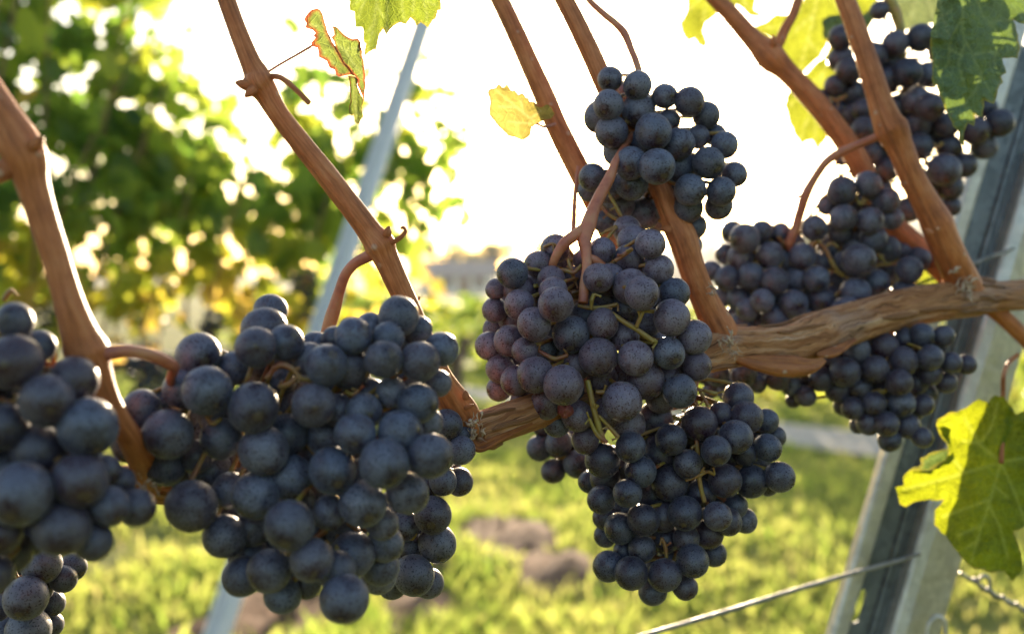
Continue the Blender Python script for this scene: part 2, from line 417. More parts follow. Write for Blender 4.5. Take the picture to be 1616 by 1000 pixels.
M_VINE = mat_foliage('vine_foliage', [(.15, (.045, .095, .028)), (.5, (.09, .155, .036)), (.8, (.14, .17, .03)), (.95, (.24, .19, .05))],
                     [(.15, (.16, .30, .04)), (.5, (.40, .52, .06)), (.8, (.66, .62, .06)), (.95, (.72, .50, .12))], .58)
M_TREE = mat_foliage('tree_foliage', [(.2, (.03, .055, .02)), (.8, (.08, .12, .035))], [(.2, (.08, .13, .03)), (.8, (.2, .26, .05))], .35, .7)
M_GRASS = mat_foliage('grass_blades', [(.15, (.10, .16, .03)), (.45, (.22, .24, .06)), (.85, (.40, .32, .15))], [(.15, (.28, .44, .06)), (.45, (.50, .56, .12)), (.85, (.70, .58, .25))], .5, .85)
def build_grass():
    rnd = random.Random(3); v = []; f = []; tone = []
    n = 0; tries = 0
    while n < 80000 and tries < 300000:
        tries += 1
        y = 2.0+9.5*rnd.random()**1.5; x = rnd.uniform(-1, 1)*(y*.62+.9)
        if soil_at(x, y) > .34+.25*rnd.random(): continue
        if abs(path_off(x, y)) < .36+.1*rnd.random(): continue
        cl = noise.noise(Vector((x*1.7, y*1.7, 11)))+.5*noise.noise(Vector((x*5, y*5, 2)))
        if cl < -.62+.3*rnd.random(): continue
        h = (.028+.045*rnd.random()**2)*(1+.5*max(0, cl))*(1.0 if rnd.random() > .02 else 1.7)
        wd = .0035+.0022*rnd.random()+.0006*y
        a = rnd.uniform(0, 6.28); lx = rnd.gauss(0, .45)*h; ly = rnd.gauss(0, .45)*h
        c = Vector((math.cos(a), math.sin(a), 0))*wd; z = gz(x, y)-.004
        p = Vector((x, y, z)); m = p+Vector((lx*.4, ly*.4, h*.6)); t = p+Vector((lx, ly, h))
        i = len(v); v += [p-c, p+c, m+c*.8, m-c*.8, t]; f += [(i, i+1, i+2, i+3), (i+3, i+2, i+4)]
        tn = min(.95, max(.05, .44-.22*cl+rnd.gauss(0, .09))); tone += [tn]*5; n += 1
    o = cloud_obj('grass', (v, f, tone), M_GRASS, smooth=False)
    tag(o, 'sunlit yellow-green meadow grass between the vine rows', 'grass', kind='stuff')
build_grass()
# the low vine row beyond the path: reads as one blurred mass
def far_row():
    rnd = random.Random(8); pts = []
    a = PA+PN*1.9-PDIR*8; bb = PB+PN*1.6+PDIR*9
    for i in range(7000):
        t = rnd.random(); p = a.lerp(bb, t)
        hgt = .80+.12*noise.noise(Vector((t*40, 0, 0)))
        z = hgt*rnd.random()**.8
        wdt = .34*math.sin(math.pi*min(1, max(.12, z/hgt*.9+.1)))
        pts.append(p+PN*rnd.gauss(0, wdt*.6)+Vector((0, 0, z)))
    o = cloud_obj('vine_row_foliage', leaf_cloud(pts, .10, lambda p: rnd.gauss(.45, .18), rnd), M_VINE)
    tag(o, 'low blurred green vine row beyond the pale path', 'vineyard row', kind='stuff')
far_row()
def added_shade_row():  # unseen row added behind the camera to shade the bunches' near side
    rnd = random.Random(9); pts = []; d = Vector((.8, .6, 0)); c = Vector((1.5, -1.55, 0))
    for i in range(2600):
        p = c+d*rnd.uniform(-6, 6)+Vector((.6, -.8, 0))*rnd.gauss(0, .16)
        z = rnd.uniform(.5, 1.5); pts.append(p+Vector((0, 0, z)))
    o = cloud_obj('vine_row_foliage', leaf_cloud(pts, .13, lambda p: rnd.gauss(.4, .18), rnd), M_VINE)  # foliage of the added, unseen shade row
    tag(o, 'added leafy vine row behind the camera, out of view, blocking low front light', 'vineyard row', kind='stuff')
added_shade_row()
def hills():
    v = []; f = []
    D = 300
    prof = [(-1500, 10), (-600, 16), (-100, 14), (120, 8), (300, 6), (560, 8), (700, 12), (900, 18), (1080, 32), (1150, 42), (1235, 49), (1300, 47), (1380, 52), (1500, 60), (1700, 52), (2100, 40), (3000, 25)]
    N = 260
    for i in range(N+1):
        px = -1500+4500*i/N
        for (a, b2) in zip(prof, prof[1:]):
            if a[0] <= px <= b2[0]:
                t = (px-a[0])/(b2[0]-a[0]); t = t*t*(3-2*t); h = a[1]+(b2[1]-a[1])*t
        h = max(1.5, h*.484+1.0*noise.noise(Vector((px*.02, 0, 0)))+.4*noise.noise(Vector((px*.11, 4, 0))))
        x = (px-808)/F*D
        for k in range(9):
            t = k/8; s = math.sin(t*math.pi/2)
            v.append((x*(1+.35*t), D-60+t*200, -3+(h+3)*s+2*noise.noise(Vector((x*.03, t*6, 2)))*s))
    for i in range(N):
        for k in range(8):
            q = i*9+k; f.append((q, q+9, q+10, q+1))
    m = mat_simple('wooded_hill', [(.35, (.035, .05, .025)), (.65, (.09, .10, .05))], .12, .95)
    tag(link('hills', mesh('hills', v, f), m), kind='structure')
hills()
M_TRUNK = mat_simple('tree_bark', [(.3, (.06, .045, .03)), (.7, (.16, .12, .085))], 40, .9, .004)
def far_tree(px, d, h, wd, label, seed):
    rnd = random.Random(seed); g = G(px, d); r = empty('tree', g)
    tag(r, label, 'tree', 'distant trees')
    mb = MB(); tube(mb, [(g+Vector((0,0,-.2)), .2), (g+Vector((.1,0,h*.3)), .15), (g+Vector((-.1,.1,h*.7)), .06)], 8, 4)
    for k in range(5):
        a = rnd.uniform(0,6.28); z = h*rnd.uniform(.25,.5)
        tube(mb, [(g+Vector((0,0,z)), .09), (g+Vector((math.cos(a)*wd*.25, math.sin(a)*wd*.25, z+h*.2)), .05), (g+Vector((math.cos(a)*wd*.38, math.sin(a)*wd*.38, z+h*.3)), .02)], 6, 3)
    mb.build('trunk', M_TRUNK, r)
    cl = [(Vector((rnd.gauss(0,.26)*wd, rnd.gauss(0,.26)*wd, h*rnd.uniform(.38,.86))), wd*rnd.uniform(.13,.26)) for _ in range(14)]
    pts = []
    for i in range(1100):
        c, s = rnd.choice(cl); q = Vector((rnd.gauss(0,1), rnd.gauss(0,1), rnd.gauss(0,.8))); q = q.normalized()*s*rnd.uniform(.6,1.1)
        pts.append(g+c+q)
    cloud_obj('crown', leaf_cloud(pts, .5, lambda p: rnd.uniform(.1,.9), rnd, 'oval'), M_TREE, r)
far_tree(762, 118, 6.6, 5.6, 'dark blurred tree rising just beside the white house', 21)
far_tree(700, 126, 7.5, 6.0, 'blurred tree behind the left end of the white house', 22)
far_tree(868, 150, 8.2, 7.5, 'pale hazy tree to the right of the house, above the middle bunch', 23)
far_tree(1298, 95, 8.0, 4.6, 'blurred green tree before the hill, behind the arched bunch stalk', 24)
def house():
    d = 100; g = G(722, d); r = empty('house', g)
    tag(r, 'small blurred white house with a grey pitched roof across the field', 'house')
    w2, dp, hh, rh = 3.6, 3.0, 1.75, 1.35
    mb = MB(); x, y = g.x, g.y
    mb.box((x, y, hh/2), 2*w2, 2*dp, hh)
    for s in (-1, 1):
        i = len(mb.v); mb.v += [Vector((x+s*w2, y-dp, hh)), Vector((x+s*w2, y+dp, hh)), Vector((x+s*w2, y, hh+rh))]; mb.uv += [(0,0)]*3; mb.f.append((i,i+1,i+2))
    mb.build('wall', mat_simple('white_render', [(.3, (.62,.58,.52)), (.7, (.74,.70,.64))], 2, .9), r, False)
    mr = MB()
    for s in (-1, 1):
        a = Vector((x-w2-.4, y+s*(dp+.4), hh-.15)); b2 = Vector((x+w2+.4, y+s*(dp+.4), hh-.15)); c = Vector((x+w2+.4, y, hh+rh+.06)); e = Vector((x-w2-.4, y, hh+rh+.06))
        up = Vector((0,0,.16)); i = len(mr.v); mr.v += [a,b2,c,e,a+up,b2+up,c+up,e+up]; mr.uv += [(0,0)]*8
        for q in ((0,1,2,3),(4,7,6,5),(0,4,5,1),(1,5,6,2),(2,6,7,3),(3,7,4,0)): mr.f.append(tuple(i+k for k in q))
    rf = mr.build('roof', mat_simple('grey_roof_tiles', [(.3, (.20,.17,.16)), (.7, (.32,.28,.26))], 5, .85), r, False)
    mc = MB(); mc.box((x+1.6, y+.6, hh+rh+.1), .5, .5, 1.0); mc.build('chimney', mat_simple('chimney_brick', [(.3,(.3,.14,.09)),(.7,(.4,.22,.15))], 8, .9), r, False)
    gl = NB('window_glass'); gl.p.inputs['Base Color'].default_value = (.03,.035,.04,1); gl.p.inputs['Roughness'].default_value = .1
    fr = mat_simple('brown_frame', [(.3,(.12,.06,.04)),(.7,(.2,.1,.06))], 9, .6)
    for k in (-2.4, -.8, 2.3):
        m2 = MB(); m2.box((x+k, y-dp-.03, 1.05), .95, .1, .95); wo = m2.build('window', fr, r, False)
        m3 = MB(); m3.box((x+k, y-dp-.07, 1.05), .75, .08, .75); po = m3.build('pane', gl.m, wo, False); po.matrix_parent_inverse = Matrix()
    m4 = MB(); m4.box((x+.8, y-dp-.03, .75), .95, .1, 1.5); m4.build('door', fr, r, False)
house()

# ------------------------------------------------------------------ trellis posts and wires
def post(name, a, bb, px_m, label, mats=None, slot_s=(), spacing=.1):
    """folded steel trellis post between ground and top; section scaled by px_m"""
    ax = (bb-a).normalized(); L = (bb-a).length
    v_ = (VIEW-ax*VIEW.dot(ax)).normalized(); u_ = v_.cross(ax).normalized()
    if u_.x < 0: u_ = -u_
    k = px_m
    sec = [(0,9),(0,1.2),(.5,.3),(1.5,0),(7.4,.8),(8.3,1.4),(8.7,2.4),(9.0,10),(9.5,10.6),(24.8,10.8),(25.6,9.6),(26.2,8.8),(27.4,8.6),(28.2,9.4),(29,10.6),(34.2,10.8),(34.9,10.2),(35.6,1.2),(36.2,.3),(37.2,-.2),(42.4,-.8),(43.6,-.4),(44.2,.5),(69,13),(70,14.2),(69.6,24)]
    sec = [(x*k, y*k) for x, y in sec]
    web = 8   # web segment index (9.5 -> 24.8)
    uc = 14.2*k; hw = 2.6*k; sl = 11*k
    stations = [0, L]; holes = []
    for s in slot_s:
        holes.append(s)
        for q in (-1, -.93, -.8, .8, .93, 1): stations.append(s+q*sl)
    stations = sorted(set(round(min(max(s,0),L),5) for s in stations))
    def half(s):
        for h in holes:
            q = abs(s-h)/sl
            if q < 1.0001: return hw*(1 if q < .81 else (.62 if q < .95 else 0.0))
        return 0.0
    v = []; f = []
    n = len(sec)
    for s in stations:
        o = a+ax*s
        for (x, y) in sec: v.append(o+u_*x+v_*y)
    for i in range(len(stations)-1):
        s0, s1 = stations[i], stations[i+1]; mid = (s0+s1)/2
        inh = any(abs(mid-h) < sl for h in holes)
        for j in range(n-1):
            q = i*n+j
            if j == web and inh:
                w0, w1 = half(s0), half(s1); (xa, ya), (xb, yb) = sec[j], sec[j+1]
                def pt(s, x):
                    t = (x-xa)/(xb-xa); return a+ax*s+u_*x+v_*(ya+(yb-ya)*t)
                c = len(v); v += [pt(s0, uc-w0), pt(s0, uc+w0), pt(s1, uc+w1), pt(s1, uc-w1)]
                f.append((q, c, c+3, q+n)); f.append((c+1, q+1, q+n+1, c+2))
            else: f.append((q, q+1, q+n+1, q+n))
    r = empty(name, a); tag(r, label, 'post', 'leaning steel trellis posts')
    me = mesh('profile', v, f); o = link('profile', me, (mats or (M_GALV, M_ZINC))[0], r, False); me.materials.append((mats or (M_GALV, M_ZINC))[1])
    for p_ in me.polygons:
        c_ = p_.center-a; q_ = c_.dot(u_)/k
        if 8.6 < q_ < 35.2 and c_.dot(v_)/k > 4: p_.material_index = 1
    md = o.modifiers.new('thickness', 'SOLIDIFY'); md.thickness = .0011*k*1000 if k < .01 else .0015; md.offset = 1
    return r, o, ax, u_, v_
pa = P(1314, 1000, .62); pb = P(1502, 368, .635); axp = (pb-pa).normalized()
g0 = pa-axp*((pa.z+.05)/axp.z); g1 = pa+axp*((1.75-pa.z)/axp.z)
s_of = lambda px, py, d: (P(px, py, d)-g0).dot(axp)
s1_ = s_of(1334, 952, .62); s3_ = s_of(1532, 288, .635); s2_ = s_of(1404, 715, .625)
stp = s2_-s1_
slots = [s1_+i*stp for i in range(-5, 8) if i not in (1, 3)]
r_post, prof, ax1, u1, v1 = post('trellis_post', g0, g1, .001, 'large galvanised steel trellis post with slots, leaning behind the right-hand bunches', slot_s=slots)
mb = MB(); tube(mb, px_path([(1462,1010,4),(1466,985,4),(1478,972,4),(1490,980,4),(1492,1000,4)], .615), 8, 6)
mb.build('hook', M_GALV, r_post)
# far post of the next row (leans away from us)
qa = P(320, 1000, 2.15); qb = P(652, 40, 3.1); axq = (qb-qa).normalized()
h0 = qa-axq*((qa.z+.03)/axq.z); h1 = qa+axq*((2.05-qa.z)/axq.z)
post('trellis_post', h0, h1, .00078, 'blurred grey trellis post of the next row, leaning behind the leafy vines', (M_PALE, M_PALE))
M_w = M_WIRE
def wire(pts, d0, d1, label, extra=None, group='trellis wires'):
    mb = MB(); tube(mb, px_path(pts, d0, d1), 10, 8)
    if extra: extra(mb)
    return tag(mb.build('trellis_wire', M_w), label, 'wire', group)
def tails(mb):
    tube(mb, px_path([(1426,882,3.2),(1440,877,3.2),(1452,874,3)], .614), 8, 5)
wire([(880,1042,3.9),(1020,1001,3.9),(1150,963,3.9),(1250,932,3.8),(1350,903,3.7),(1432,880,3.6)], .55, .615, 'thin grey wire running up from the bottom edge to the slotted steel post', tails)
def twist(mb):
    pth = []
    for i in range(60):
        t = i/59; x = 1528+120*t; y = 910+62*t+6*math.sin(t*math.pi)
        a = t*34; pth.append((x+1.5*math.sin(a), y+4*math.cos(a), 2.6, .640+.0016*math.sin(a)))
    tube(mb, px_path(pth, .64), 7, 2)
    tube(mb, px_path([(1546,926,3),(1545,915,3),(1553,908,3.2),(1561,914,3.2),(1562,926,3),(1555,932,3)], .637), 8, 5)
wire([(1515,903,3),(1540,919,3),(1575,940,3),(1616,960,3),(1690,1000,3)], .638, .642, 'dark twisted wire with a bright loop leaving the post at the right edge', twist)
wire([(1425,456,3),(1443,448,3.4),(1465,436,3.4),(1482,430,4.6),(1488,436,3),(1540,414,2.6),(1600,392,2.4)], .60, .63, 'short pale wire end showing just above the horizontal vine wood')

# ------------------------------------------------------------------ the vines in front
def ridges(seed, amp):
    def fn(a, L, t):
        return 1+amp*(noise.noise(Vector((math.cos(a)*2.1, math.sin(a)*2.1, L*9+seed)))*1.1+.7*noise.noise(Vector((math.cos(a)*5+3, math.sin(a)*5, L*14+seed)))+.4*noise.noise(Vector((math.cos(a)*11, math.sin(a)*11+7, L*30+seed))))
    return fn
def soft(seed, amp=.05):
    def fn(a, L, t): return 1+amp*(noise.noise(Vector((math.cos(a)*1.3, math.sin(a)*1.3, L*55+seed)))+.4*noise.noise(Vector((math.cos(a)*4, math.sin(a)*4, L*20+seed))))
    return fn
def part(name, parent, paths, mat, n=20, per=8, fn=None):
    mb = MB()
    for p in paths: tube(mb, p, n, per, fn)
    return mb.build(name, mat, parent)
def bud(parent, px, py, d, rx, rz, ang, mat=None, name='bud'):
    mb = MB(); c = P(px, py, d); dr = CM.to_3x3() @ Vector((math.cos(ang), math.sin(ang), .15)); r = rx*d/F; l = rz*d/F
    tube(mb, [(c-dr*l*.7, r*.8), (c-dr*l*.2, r), (c+dr*l*.35, r*.82), (c+dr*l*.8, r*.42), (c+dr*l, r*.1)], 12, 5, soft(px, .12))
    return mb.build(name, mat or M_CANE, parent)
def fibres(parent, px, py, d, spread, n, seed, ln=14):
    rnd = random.Random(seed); mb = MB()
    for i in range(n):
        x = px+rnd.gauss(0, spread*.5); y = py+rnd.gauss(0, spread*.8); a = rnd.gauss(1.4, .6)+(3.14 if rnd.random() < .4 else 0)
        dd = d-rnd.uniform(0, .004); p = []
        for k in range(4):
            p.append((x, y, rnd.choice((.7, .9, 1.2, 3.2))*(1-.22*k), dd)); a += rnd.gauss(0, .5)
            x += math.cos(a)*ln/3; y += math.sin(a)*ln/3; dd += rnd.uniform(-.0012, .0012)
        tube(mb, px_path(p, d), 6, 4)
    return mb.build('bark_fibres', M_FIBRE, parent)
# --- vine with the horizontal wood
V1 = empty('grapevine', P(1250, 535, .49))
tag(V1, 'grapevine with horizontal woody arm and four orange-brown canes rising from it', 'vine', 'vines with bare canes in front')
arm = px_path([(742,684,20,.392),(752,682,29,.394),(775,672,29,.396),(815,658,28,.402),(860,643,28,.41),(930,622,28,.42),(1000,600,29,.43),(1070,575,31,.44),(1130,552,34,.452),(1180,546,31,.463),(1235,544,33,.475),(1290,527,36,.488),(1340,511,32,.50),(1400,494,31,.515),(1450,482,30,.525),(1500,474,29,.535),(1535,470,30,.542),(1570,469,25,.55),(1620,466,24,.56),(1720,462,22,.58)], .5)
mb = MB()
def bark(a, L, t):
    q = Vector((math.cos(a)*1.0, math.sin(a)*1.0, L*8))
    r = 1+.10*noise.noise(q*1.6)+.05*noise.noise(Vector((math.cos(a)*4, math.sin(a)*4, L*40)))
    w_ = a+L*.6+.3*noise.noise(Vector((L*25, 2, 3)))
    for k, am in ((4, .028), (9, .030), (15, .024)):
        g = abs(noise.noise(Vector((math.cos(w_)*k*.5, math.sin(w_)*k*.5, L*(9+k)))))
        r += am*(1-min(1, g*5.5))*-1.0
    return r+.02
tube(mb, arm, 110, 30, bark)
sr = random.Random(31); asp = spline(arm, 12)
for i in range(24):          # loose strips of bark lying along the wood
    k0 = sr.randrange(6, len(asp)-40); n_ = sr.randrange(12, 34); a0 = sr.uniform(0, 6.28); w0 = sr.uniform(.0006, .0018); lift = sr.uniform(1.0, 1.03); pth = []
    for j in range(0, n_, 4):
        p, r_ = asp[k0+j]; tg = (asp[k0+j+1][0]-p).normalized(); up = tg.cross(VIEW).normalized(); fw = tg.cross(up)
        a_ = a0+.012*j+.05*sr.gauss(0, 1); e_ = 1.10 if (j == 0 or j+4 >= n_) and sr.random() < .5 else lift
        pth.append((p+(up*math.cos(a_)+fw*math.sin(a_))*r_*e_, w0*(.4 if j == 0 or j+4 >= n_ else 1)))
    if len(pth) > 2: tube(mb, pth, 7, 5)
cordon = mb.build('cordon', M_CORDON, V1)
for i, pth in enumerate(([(1150,560,6,.448),(1190,572,14,.452),(1235,577,19,.457),(1275,578,14,.462),(1300,568,5,.468)], [(1290,560,4,.47),(1310,556,9,.473),(1330,548,7,.478),(1350,535,3,.484)], [(742,690,5,.385),(756,705,8,.386),(790,690,6,.39),(840,668,3,.398)])):
    mb = MB(); sp = px_path(pth, .46); tube(mb, sp, 20, 10, lambda a, L, t: (.35+.65*abs(math.cos(a)))*(1+.25*noise.noise(Vector((math.cos(a)*2, L*60, i)))))
    mb.build('peeling_bark', M_PEEL, V1)
fibres(V1, 748, 676, .384, 13, 34, 5); fibres(V1, 1152, 542, .438, 11, 26, 6); fibres(V1, 1524, 452, .528, 12, 26, 7, 18)
# canes
part('cane', V1, [px_path([(345,-40,13,.352),(356,-4,14,.353),(374,45,14.5,.354),(394,95,16,.355),(404,116,20,.356),(409,131,25,.356),(420,146,20,.357),(441,182,16.5,.358),(478,230,17,.36),(520,282,18,.362),(560,334,18.5,.364),(585,368,20,.366),(599,386,25,.367),(607,403,21,.368),(624,440,19,.37),(648,492,18,.373),(668,540,19,.376),(690,590,21,.381),(712,628,25,.386),(730,656,28,.39),(742,680,24,.393)], .36)], M_CANE, 28, 10, soft(2))
part('cane', V1, [px_path([(762,-50,13,.462),(785,-8,14,.462),(808,40,14.5,.462),(832,92,15,.462),(858,150,16.5,.463),(880,202,17,.464),(910,262,18,.464),(945,330,18,.462),(978,400,18,.458),(1000,470,19,.452),(1010,540,21,.446),(1012,598,24,.434)], .46)], M_CANE, 24, 8, soft(4))
part('cane', V1, [px_path([(868,-50,14,.452),(886,-10,14.5,.452),(908,34,15,.452),(932,84,15.5,.452),(962,150,16,.452),(1000,222,17,.45),(1040,292,17.5,.447),(1056,330,18,.446),(1068,356,22,.446),(1078,378,23,.446),(1090,416,21,.447),(1104,455,21,.449),(1120,490,23,.451),(1134,518,27,.453),(1142,545,30,.456)], .45)], M_CANE, 28, 10, soft(6))
part('cane', V1, [px_path([(1098,-40,13,.565),(1122,-10,13.5,.564),(1152,22,14,.563),(1186,60,15.5,.562),(1206,80,21,.561),(1220,94,22,.56),(1240,112,17,.56),(1275,148,17,.559),(1318,200,17.5,.558),(1350,248,18,.558),(1380,310,18,.56),(1410,356,18.5,.562),(1450,392,19,.56),(1490,426,20,.553),(1520,455,22,.546)], .56)], M_CANE, 24, 8, soft(8))
part('cane', V1, [px_path([(1318,-50,14,.522),(1330,-12,15,.522),(1348,38,16,.521),(1368,95,17,.52),(1386,150,18.5,.519),(1399,188,22,.518),(1408,206,26,.518),(1420,232,21,.518),(1440,280,20,.519),(1462,322,21,.521),(1478,352,25,.523),(1488,376,24,.525),(1502,408,24,.53),(1516,440,27,.537),(1524,462,30,.541)], .52)], M_CANE, 28, 10, soft(10))
part('cane', V1, [px_path([(1556,478,15,.552),(1580,498,13,.556),(1604,520,12.5,.56),(1640,560,12,.57),(1690,640,12,.58)], .55)], M_CANE, 18, 8, soft(12))
part('side_shoot', V1, [px_path([(1216,88,9,.56),(1229,68,8.5,.56),(1240,44,8,.562),(1252,22,7.5,.565),(1266,-20,7,.57)], .56)], M_CANE, 14, 8, soft(13))
part('side_shoot', V1, [px_path([(420,122,5,.356),(436,121,5,.354),(450,127,4.5,.352),(468,143,4.2,.35),(488,163,4.2,.349)], .35)], M_CANE, 10, 8)
part('tendril', V1, [px_path([(612,384,5,.365),(624,380,4.2,.363),(634,373,3.6,.362),(640,365,3.2,.362),(637,359,3,.362),(632,361,2.4,.362)], .36)], M_CANE, 10, 8)
part('tendril', V1, [px_path([(1199,98,2.2,.56),(1192,116,1.3,.558),(1178,136,.9,.556),(1160,153,.7,.554),(1143,168,.6,.552)], .55)], mat_simple('dry_tendril', [(.3,(.10,.12,.12)),(.7,(.2,.22,.2))], 90, .6), 6, 8)
part('tendril', V1, [px_path([(913,262,3.2,.455),(908,300,3.6,.455),(906,335,4.2,.455),(905,372,4.5,.452)], .45)], M_PED, 10, 8)
part('tendril', V1, [px_path([(1320,252,2,.535),(1319,268,1.8,.534),(1326,276,2,.533),(1340,271,1.8,.533),(1345,279,1.5,.534)], .53)], M_CANE, 8, 8)
bud(V1, 386, 134, .352, 9, 15, 2.9); bud(V1, 396, 145, .35, 8, 13, 3.9); bud(V1, 612, 366, .362, 7, 10, 1.3)
bud(V1, 735, 624, .378, 6, 9, 1.6); bud(V1, 740, 642, .38, 4, 10, .4); bud(V1, 1221, 66, .553, 6, 11, 1.7); bud(V1, 1052, 362, .438, 7, 9, 2.8); bud(V1, 1466, 366, .508, 5, 8, 2.5)
fibres(V1, 1124, 458, .437, 4, 9, 9, 10); fibres(V1, 1508, 425, .52, 5, 8, 10, 10)
# --- vine on the left
V2 = empty('grapevine', P(140, 600, .29))
tag(V2, 'grapevine on the left with one thick orange-brown cane forking above the bunches', 'vine', 'vines with bare canes in front')
part('cordon', V2, [px_path([(640,735,22,.40),(560,745,24,.392),(470,757,26,.382),(380,766,27,.37),(300,769,27,.356),(235,764,27,.342),(180,765,28,.332),(110,790,30,.322),(20,830,32,.315),(-120,900,34,.31)], .35)], M_CORDON, 48, 14, ridges(9, .12))
part('cane', V2, [px_path([(-70,60,24,.272),(-30,128,25,.274),(2,180,28,.276),(26,222,34,.278),(42,250,33,.279),(52,290,26,.28),(68,345,23,.281),(84,395,22,.282),(98,440,22,.283),(112,486,24,.284),(125,525,29,.286),(138,556,35,.288),(152,588,25,.289),(166,625,21,.291),(184,658,19,.294),(206,692,19,.30),(228,735,22,.32),(238,760,22,.335)], .28)], M_CANE, 30, 10, soft(14))
part('side_shoot', V2, [px_path([(34,252,20,.279),(8,268,17,.277),(-30,282,17,.274),(-80,300,16,.27)], .28)], M_CANE, 18, 8, soft(15))
bud(V2, 58, 226, .274, 11, 15, .7)
fibres(V2, 232, 765, .315, 14, 16, 12, 18)

# ------------------------------------------------------------------ grape bunches
def unit_grapes():
    out = []
    for k in range(6):
        bm = bmesh.new(); bmesh.ops.create_uvsphere(bm, u_segments=40, v_segments=26, radius=1)
        ob = .98+.05*random.random()
        for v in bm.verts:
            d = v.co.normalized()
            r = 1+.022*noise.noise(d*1.1+Vector((k*7, 0, 0)))+.008*noise.noise(d*3+Vector((k*9, 5, 0)))
            if d.z > .94: r -= .05*((d.z-.94)/.06)**2
            if d.z < -.985: r += .02*((-.985-d.z)/.015)
            v.co = Vector((d.x*r, d.y*r, d.z*r*ob))
        me = bpy.data.meshes.new('grape'); bm.to_mesh(me); bm.free()
        me.polygons.foreach_set('use_smooth', [True]*len(me.polygons)); out.append(me)
    return out
GR = {}
for nm, mt in (('dark', M_GRAPE), ('red', M_GRAPE_FLARE), ('bare', M_GRAPE_BARE)):
    ms = unit_grapes()
    for me in ms: me.materials.append(mt)
    GR[nm] = ms
BUNCHGROUP = 'ripe blue-black grape bunches'
def bunch(label, D0, berries, axis, peds, rach=(), look='dark', fill=18, lay=.0075, ped_mat=None, mind=.0, seed=1, gaps=True, tol=.89, extra=None, pd=None):
    rnd = random.Random(seed)
    B = [[x, y, r*1.025, D0+l*lay, l] for (x, y, r, l) in berries]
    n0 = len(B)
    def relax(B, it, fixed=0):
        for _ in range(it):
            mv = 0
            for i in range(len(B)):
                for j in range(i+1, len(B)):
                    a, b = B[i], B[j]
                    dm = (a[3]+b[3])/2
                    l2 = ((a[0]-b[0])**2+(a[1]-b[1])**2)*(dm/F)**2
                    s = tol*(a[2]*a[3]+b[2]*b[3])/F
                    if l2 >= s*s: continue
                    need = math.sqrt(s*s-l2); dz = b[3]-a[3]
                    if abs(dz) >= need: continue
                    sg = 1 if (b[4], j) > (a[4], i) else -1
                    push = (need-sg*dz)*.5*.5
                    push = min(push, .002)
                    a[3] -= sg*push*.7; b[3] += sg*push*1.3; mv += push
            for a in B: a[3] = max(D0-.010, a[3])
            if mv < 1e-6: break
    relax(B, 80)
    # berries in the second rank, seen between the front ones
    if gaps:
        xs = [b[0] for b in B]; ys = [b[1] for b in B]; t = 0; base = list(B)
        while t < 6000 and len(B) < 97:
            t += 1; x = rnd.uniform(min(xs), max(xs)); y = rnd.uniform(min(ys), max(ys))
            if any((x-c[0])**2+(y-c[1])**2 < (c[2]*1.0)**2 for c in B): continue
            nb = [c for c in base if (x-c[0])**2+(y-c[1])**2 < (c[2]*2.3)**2]
            if len(nb) < 4: continue
            an = sorted(math.atan2(c[1]-y, c[0]-x) for c in nb)
            if max([(b_-a_) for a_, b_ in zip(an, an[1:])]+[an[0]+2*math.pi-an[-1]]) > 2.0: continue
            d = max(c[3] for c in nb)+.007
            B.append([x, y, sum(c[2] for c in nb)/len(nb)*.95, d, 6])
        relax(B, 15)
    # berries of the far side, inside the outline
    made = 0; tries = 0; front = list(B)
    while made < fill and len(B) < 99 and tries < 1500:
        tries += 1
        q = rnd.choice(front); x = q[0]+rnd.uniform(-30, 30); y = q[1]+rnd.uniform(-30, 30); d = q[3]+rnd.uniform(.012, .034); r = q[2]*q[3]/d*rnd.uniform(.9, 1.05)
        ok = True
        for a in range(8):
            ex = x+r*math.cos(a*.785); ey = y+r*math.sin(a*.785)
            if not any((ex-c[0])**2+(ey-c[1])**2 < (c[2]*.98)**2 and c[3] < d for c in front): ok = False; break
        if not ok: continue
        pw = P(x, y, d); rw = r*d/F
        if any((P(c[0], c[1], c[3])-pw).length < .9*(rw+c[2]*c[3]/F) for c in B): continue
        B.append([x, y, r, d, 9]); made += 1
    dm = sum(b[3] for b in B)/len(B)
    ax = [P(x, y, dm+.004) for (x, y) in axis]
    root = empty('grape_bunch', peds[0][0][0] if False else ax[0])
    tag(root, label, 'grape bunch', BUNCHGROUP)
    mbr = MB()
    tube(mbr, [(p, .0021*(1-.55*i/max(1, len(ax)-1))) for i, p in enumerate(ax)], 8, 6)
    dense = spline([(p, 1) for p in ax], 8)
    for i, (x, y, r, d, l) in enumerate(B):
        c = P(x, y, d); rw = r*d/F
        tgt = min(dense, key=lambda s: (s[0]-c-Vector((0, 0, rw*1.2))).length)[0]
        up = (tgt-c)+Vector((0, 0, .012))
        up = (up.normalized()+Vector((rnd.gauss(0,.25), rnd.gauss(0,.25), rnd.gauss(0,.25)))).normalized()
        q = up.to_track_quat('Z', 'Y').to_matrix().to_4x4() @ Matrix.Rotation(rnd.uniform(0, 6.28), 4, 'Z')
        o = bpy.data.objects.new('grape', rnd.choice(GR[look if rnd.random() > .12 else 'dark'])); COL.objects.link(o)
        o.parent = root; o.matrix_parent_inverse = Matrix.Translation(-root.location)
        o.matrix_basis = Matrix.Translation(c) @ q @ Matrix.Diagonal((rw*rnd.uniform(.95, 1.02), rw*rnd.uniform(.97, 1.03), rw*rnd.uniform(.97, 1.05), 1))
        s = c+up*rw*.90; e = tgt
        mid = s.lerp(e, .5)+up*rw*.25
        rp = .00075
        tube(mbr, [(s, rp*1.7), (s+up*rw*.16, rp*1.15), (mid, rp), (e, rp*1.2)], 6, 4)
